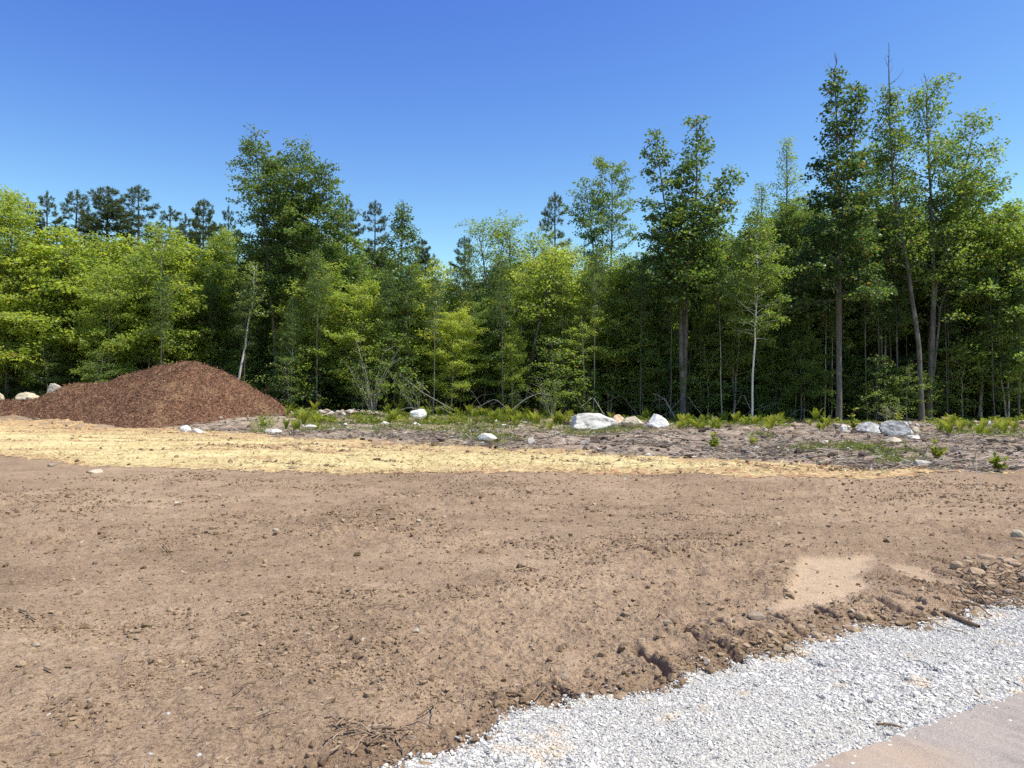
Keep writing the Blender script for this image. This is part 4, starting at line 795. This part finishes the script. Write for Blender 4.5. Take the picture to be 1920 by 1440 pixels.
boulder(895, 932, 811, 824, 30.5, 222, 'granite', 'low grey rock half buried in twigs above the straw', .6, 6, 'stone', 'stone')
boulder(1416, 1434, 820, 827, 29.0, 223, 'cream_rock', 'flat pale stone alone on the cleared strip', .6, 4, 'stone', 'stone')
boulder(1208, 1222, 848, 856, 21.0, 224, 'granite', 'grey stone at the upper border of the straw', .6, 4, 'stone', 'stone')
boulder(1660, 1690, 818, 828, 30.5, 225, 'cream_rock', 'cream stone on the twigs in front of the mottled boulders', .6, 5, 'stone', 'stone')
boulder(1695, 1725, 814, 826, 31.5, 226, 'granite', 'dark veined stone below the white end of the mottled boulder', .7, 6, 'stone', 'stone')
# rubble heap by the bare stems and root heap by the end of the wood: every stone its own thing
RK = [rock(230 + i, 1, .8, .6, 6, 2, .14) for i in range(6)]
def small_rock(x, y, s, label, mat, i, group, name='stone', dz=0., z=None):
    key = (i % 6, mat)
    if key not in RKM: m = RK[i % 6].copy(); m.materials.append(M[mat]); RKM[key] = m
    zz = float(Hf(x, y)) if z is None else z; o = link(name, RKM[key], loc=(x, y, zz + dz - s * .1), rz=(i * 2.1) % 6.28, sc=(s * (.8 + (i * .53) % .5), s, s * (.5 + (i * .37) % .6))); return tag(o, label, 'stone', group)
RKM = {}
for i in range(130):
    px = rg.uniform(590, 740); Y = rg.uniform(39.0, 41.0); x = bx(px, Y)
    small_rock(x, Y, rg.uniform(.08, .34), 'grey angular stone of the low rubble heap by the bare stems', ('granite', 'grey_rock', 'grey_rock')[i % 3], i, 'stones of the rubble heap', dz=.16 * (1 - abs(px - 665) / 75) + rg.uniform(-.04, .08))
for i in range(30):
    px = rg.uniform(1770, 1925); Y = rg.uniform(37.0, 39.2); x = bx(px, Y)
    small_rock(x, Y, rg.uniform(.15, .5), 'dark dusty stone in the low root heap before the wood', ('grey_rock', 'tan_rock', 'granite_dark')[i % 3], i, 'stones of the root heap', dz=rg.uniform(0, .18))
for i in range(34):
    px = rg.uniform(1565, 1745); Y = rg.uniform(33.5, 37.0); x = bx(px, Y)
    small_rock(x, Y, rg.uniform(.12, .34), 'small grey stone in the spill around the mottled boulders', ('granite', 'grey_rock', 'granite_dark')[i % 3], i, 'stones spilled round the mottled boulders', dz=rg.uniform(0, .05))
for i in range(40):
    px = rg.uniform(540, 1060); Y = rg.uniform(29, 39); x = bx(px, Y)
    small_rock(x, Y, rg.uniform(.10, .30), 'small pale stone scattered between straw and ferns', ('granite', 'granite_white', 'grey_rock')[i % 3], i, 'stones scattered on the cleared strip')

# rocks, pebbles and sticks on the soil near the road
def soil_rock(px, py, wpx, label, mat='tan_rock', i=0, group=None):
    x, y = G(px, py); return small_rock(x, y, wpx / 1440 * y, label, mat, i, group, 'soil_rock' if wpx > 12 else 'pebble')
for k, (px, py, w, mat, lab) in enumerate([(1416, 1180, 42, 'grey_rock', 'round dusty rock sitting alone on the soil above the gravel'), (1442, 1160, 20, 'grey_rock', 'dark small rock right behind the round dusty one'.replace('right behind', 'just behind')),
    (1828, 1085, 38, 'tan_rock', 'tan rock with a sharp ridge near the root pile'), (1528, 1205, 30, 'tan_rock', 'yellowish rock in the cluster at the gravel border'), (1556, 1208, 24, 'tan_rock', 'squarish rock closing the cluster at the gravel border'),
    (1500, 1196, 24, 'tan_rock', 'rock at the upper end of the cluster by the gravel'), (1250, 1200, 18, 'grey_rock', 'dark clod-like rock by the first groove'), (1205, 1222, 20, 'grey_rock', 'dark rock beside the short groove'),
    (1060, 1278, 20, 'grey_rock', 'rounded dark rock near the gravel tip'), (518, 998, 13, 'cream_rock', 'two-toned stone standing far out on the soil'), (72, 1222, 17, 'cream_rock', 'bright white stone near the cracked clod'),
    (45, 1252, 18, 'tan_rock', 'pale rock half buried below the bright white stone'), (354, 1305, 17, 'tan_rock', 'pinkish rock with dark shadow on the open soil'), (320, 1352, 9, 'granite_white', 'small white pebble below the pinkish rock'),
    (378, 1434, 9, 'granite_white', 'white pebble at the bottom of the soil'), (286, 1438, 8, 'granite_white', 'white pebble half out of view at the bottom'), (172, 1328, 10, 'cream_rock', 'pale pebble beside a short dark twig'),
    (68, 1216, 14, 'tan_rock', 'crumbly dark rock by the long crack'), (682, 1208, 8, 'granite_white', 'lone white pebble in the middle of the soil'), (786, 980, 11, 'cream_rock', 'light stone on the far soil'), (834, 975, 9, 'cream_rock', 'light stone paired with another on the far soil'),
    (1906, 1018, 26, 'cream_rock', 'flat pale rock near the end of the far soil'), (912, 1246, 9, 'cream_rock', 'small cream pebble above the gravel tip'), (996, 1222, 9, 'cream_rock', 'small flat pebble half way up the soil'),
    (490, 903, 9, 'grey_rock', 'dark lump just below the straw'), (98, 882, 16, 'grey_rock', 'dark lump with lit top by the straw border'), (775, 1400, 16, 'grey_rock', 'dark clod-like rock in the root tangle'), (706, 1392, 22, 'grey_rock', 'round dark rock in the root tangle'), (690, 1384, 16, 'grey_rock', 'lump at the start of the root tangle')]):
    soil_rock(px, py, w, lab, mat, k)
for i in range(64):     # the rocky pile at the corner of soil and gravel
    px = rg.uniform(1790, 1960); py = 1040 + rg.uniform(0, 105) + (1920 - px) * .12 * rg.random(); soil_rock(px, py, rg.uniform(10, 30), ('tan', 'tan', 'grey')[i % 3] + ' rock in the rocky pile at the gravel border', ('tan_rock', 'tan_rock', 'grey_rock')[i % 3], i, 'rocks of the rocky pile')
for i in range(32):     # rocks along the border
    u = rg.uniform(3.4, 6.4); v = float(soil_edge(np.array([u]))[0]) + rg.uniform(.02, .22); x = u * CA - v * SA; y = u * SA + v * CA
    small_rock(x, y, rg.uniform(.025, .085), 'soil-covered rock in the row along the gravel border', ('tan_rock', 'tan_rock', 'grey_rock')[i % 3], i, 'rocks along the gravel border', 'soil_rock')
def stick(pts, rad, label, mat='stick', name='stick', seed=0, twigs=0, group=None, lift=.012, cat='stick'):
    """pts: picture points of the ground it lies on, with height above it"""
    r = np.random.default_rng(seed); T = Tubes(); P = []
    for px, py, h in pts: x, y = G(px, py); P.append((x, y, float(Hf(x, y)) + h + lift))
    P = np.array(P); base = P[0].copy(); P -= base; f = np.linspace(0, 1, 9); Q = np.stack([np.interp(f, np.linspace(0, 1, len(P)), P[:, i]) for i in range(3)], 1); L = np.linalg.norm(P[-1] - P[0]); Q[1:-1] += r.normal(size=(7, 3)) * L * .012
    T.add(Q, np.linspace(rad, rad * .6, 9), 6)
    for i in range(twigs): o = at_path(Q, r.uniform(.3, .95)); d = nrm(r.normal(size=3)); d[2] = abs(d[2]); T.add([o, o + d * L * r.uniform(.12, .3)], [rad * .5, rad * .25], 4)
    me = T.mesh(name); n = len(me.vertices); a = me.attributes.new('rnd', 'FLOAT', 'POINT'); a.data.foreach_set('value', np.full(n, r.uniform(.3, .95), np.float32))
    return tag(link(name, me, M[mat], loc=base), label, cat, group)
stick([(1768, 1163, .01), (1832, 1186, .02)], .021, 'thick grey-brown broken log lying on the gravel border', name='log', cat='log', seed=1)
stick([(1200, 826, .02), (1260, 827, .02), (1335, 832, .02)], .028, 'long thin pale stick lying across the cleared strip', 'twig', seed=2)
stick([(1822, 893, 0), (1826, 893, .25), (1832, 893, .45)], .012, 'bare upright twig growing at the border of the soil', 'twig', seed=3, twigs=4); 
stick([(1820, 838, .0), (1828, 838, .45)], .022, 'dark broken stake slanting up beside the root heap', 'twig', seed=4)
stick([(1820, 935, 0), (1833, 930, .12), (1829, 925, .55)], .007, 'wiry bare stem standing in front of the straw end', 'twig', seed=5, twigs=3)
for k, (a, b, c_, d, rad, lab) in enumerate([(650, 1392, 745, 1385, .006, 'long root leading into the root tangle'), (660, 1440, 700, 1400, .005, 'thin pale root crossing the root tangle'), (700, 1385, 762, 1390, .009, 'dark thick root on top of the root tangle'),
    (720, 1384, 760, 1432, .005, 'bent light root in the root tangle'), (785, 1352, 818, 1336, .004, 'curved root above the tangle by the gravel'), (818, 1334, 808, 1368, .004, 'thin yellow straw-like root above the tangle'), (608, 1438, 640, 1425, .008, 'short stub at the bottom by the tangle'),
    (440, 1318, 482, 1300, .005, 'dark forked twig on the open soil'), (480, 1366, 530, 1350, .005, 'pale twig below the forked one'), (120, 1340, 152, 1328, .005, 'short dark twig by the pale pebble'), (232, 1250, 246, 1230, .003, 'thin straight twig on the pinkish soil'),
    (40, 1158, 70, 1176, .009, 'dark stick along the crack in the soil'), (88, 1262, 104, 1268, .008, 'short dark stub near the pale buried rock'), (430, 1168, 455, 1162, .005, 'twig on a low ridge of crumbs'), (308, 1036, 328, 1046, .008, 'pale-ended chunk of wood far out'),
    (1135, 1032, 1168, 1027, .006, 'whitish twig in the far soil'), (1180, 1036, 1206, 1038, .005, 'second whitish twig in the far soil'), (845, 1135, 905, 1130, .006, 'dark root along a row of crumbs'), (690, 1150, 760, 1142, .004, 'thin curved twig with a dark end'),
    (965, 1082, 1012, 1080, .010, 'dark knotted root on the mid soil'), (1410, 1238, 1440, 1216, .005, 'twig with white tip at the gravel border'), (1398, 1236, 1480, 1232, .006, 'long curved root by the gravel border'), (930, 1316, 1000, 1322, .010, 'thick dark root at the gravel tip'),
    (1000, 1325, 1040, 1300, .005, 'thin bent root hooking over the gravel tip'), (1730, 1172, 1810, 1195, .004, 'thin long stem below the broken log'), (1640, 1356, 1688, 1360, .006, 'dark twig lying on the white gravel'), (520, 878, 590, 884, .014, 'dark curved branch lying on the straw'),
    (430, 842, 500, 846, .016, 'dark broken branch on the far straw'), (262, 1100, 300, 1108, .004, 'scratchy twig on the crumbly soil')]):
    stick([(a, b, .005), ((a + c_) / 2, (b + d) / 2 + (-6 if k % 2 else 5) * .5, .012), (c_, d, .01)], rad, lab, name='root' if 'root' in lab else 'twig' if 'twig' in lab else 'stick', seed=20 + k, twigs=k % 3, cat='root' if 'root' in lab else 'stick')
for i in range(26):
    px = rg.uniform(1790, 1930); py = rg.uniform(1075, 1150); L = rg.uniform(30, 90); a = rg.uniform(-.5, .9)
    stick([(px, py, .02), (px + L * .5 * math.cos(a), py + L * .5 * math.sin(a) * .4, .05), (px + L * math.cos(a), py + L * math.sin(a) * .45, .02)], rg.uniform(.004, .011), 'bent root woven through the rocky pile', name='root', seed=100 + i, twigs=1, group='roots of the rocky pile', cat='root')
for i in range(22):
    px = rg.uniform(610, 790); py = rg.uniform(1372, 1438); L = rg.uniform(20, 60); a = rg.uniform(-1.2, .8)
    stick([(px, py, .012), (px + L * .5 * math.cos(a), py + L * .5 * math.sin(a) * .5, .03), (px + L * math.cos(a), py + L * math.sin(a) * .5, .01)], rg.uniform(.0025, .006), 'short root piece in the root tangle', name='root', seed=200 + i, twigs=1, group='roots of the root tangle', cat='root')
# fine stems lying about on the soil
x, y, r = polar(rng, 1500, 3.0, 14); u, v = uv_of(x, y); k = (v > soil_edge(u)); x, y = x[k], y[k]
me = sticks(rng, with_z(x, y, .012), rng.uniform(.02, .12, len(x)), rng.uniform(.002, .005, len(x)), 'plant_litter', .12); tag(link('plant_litter', me, M['twig']), kind='stuff')
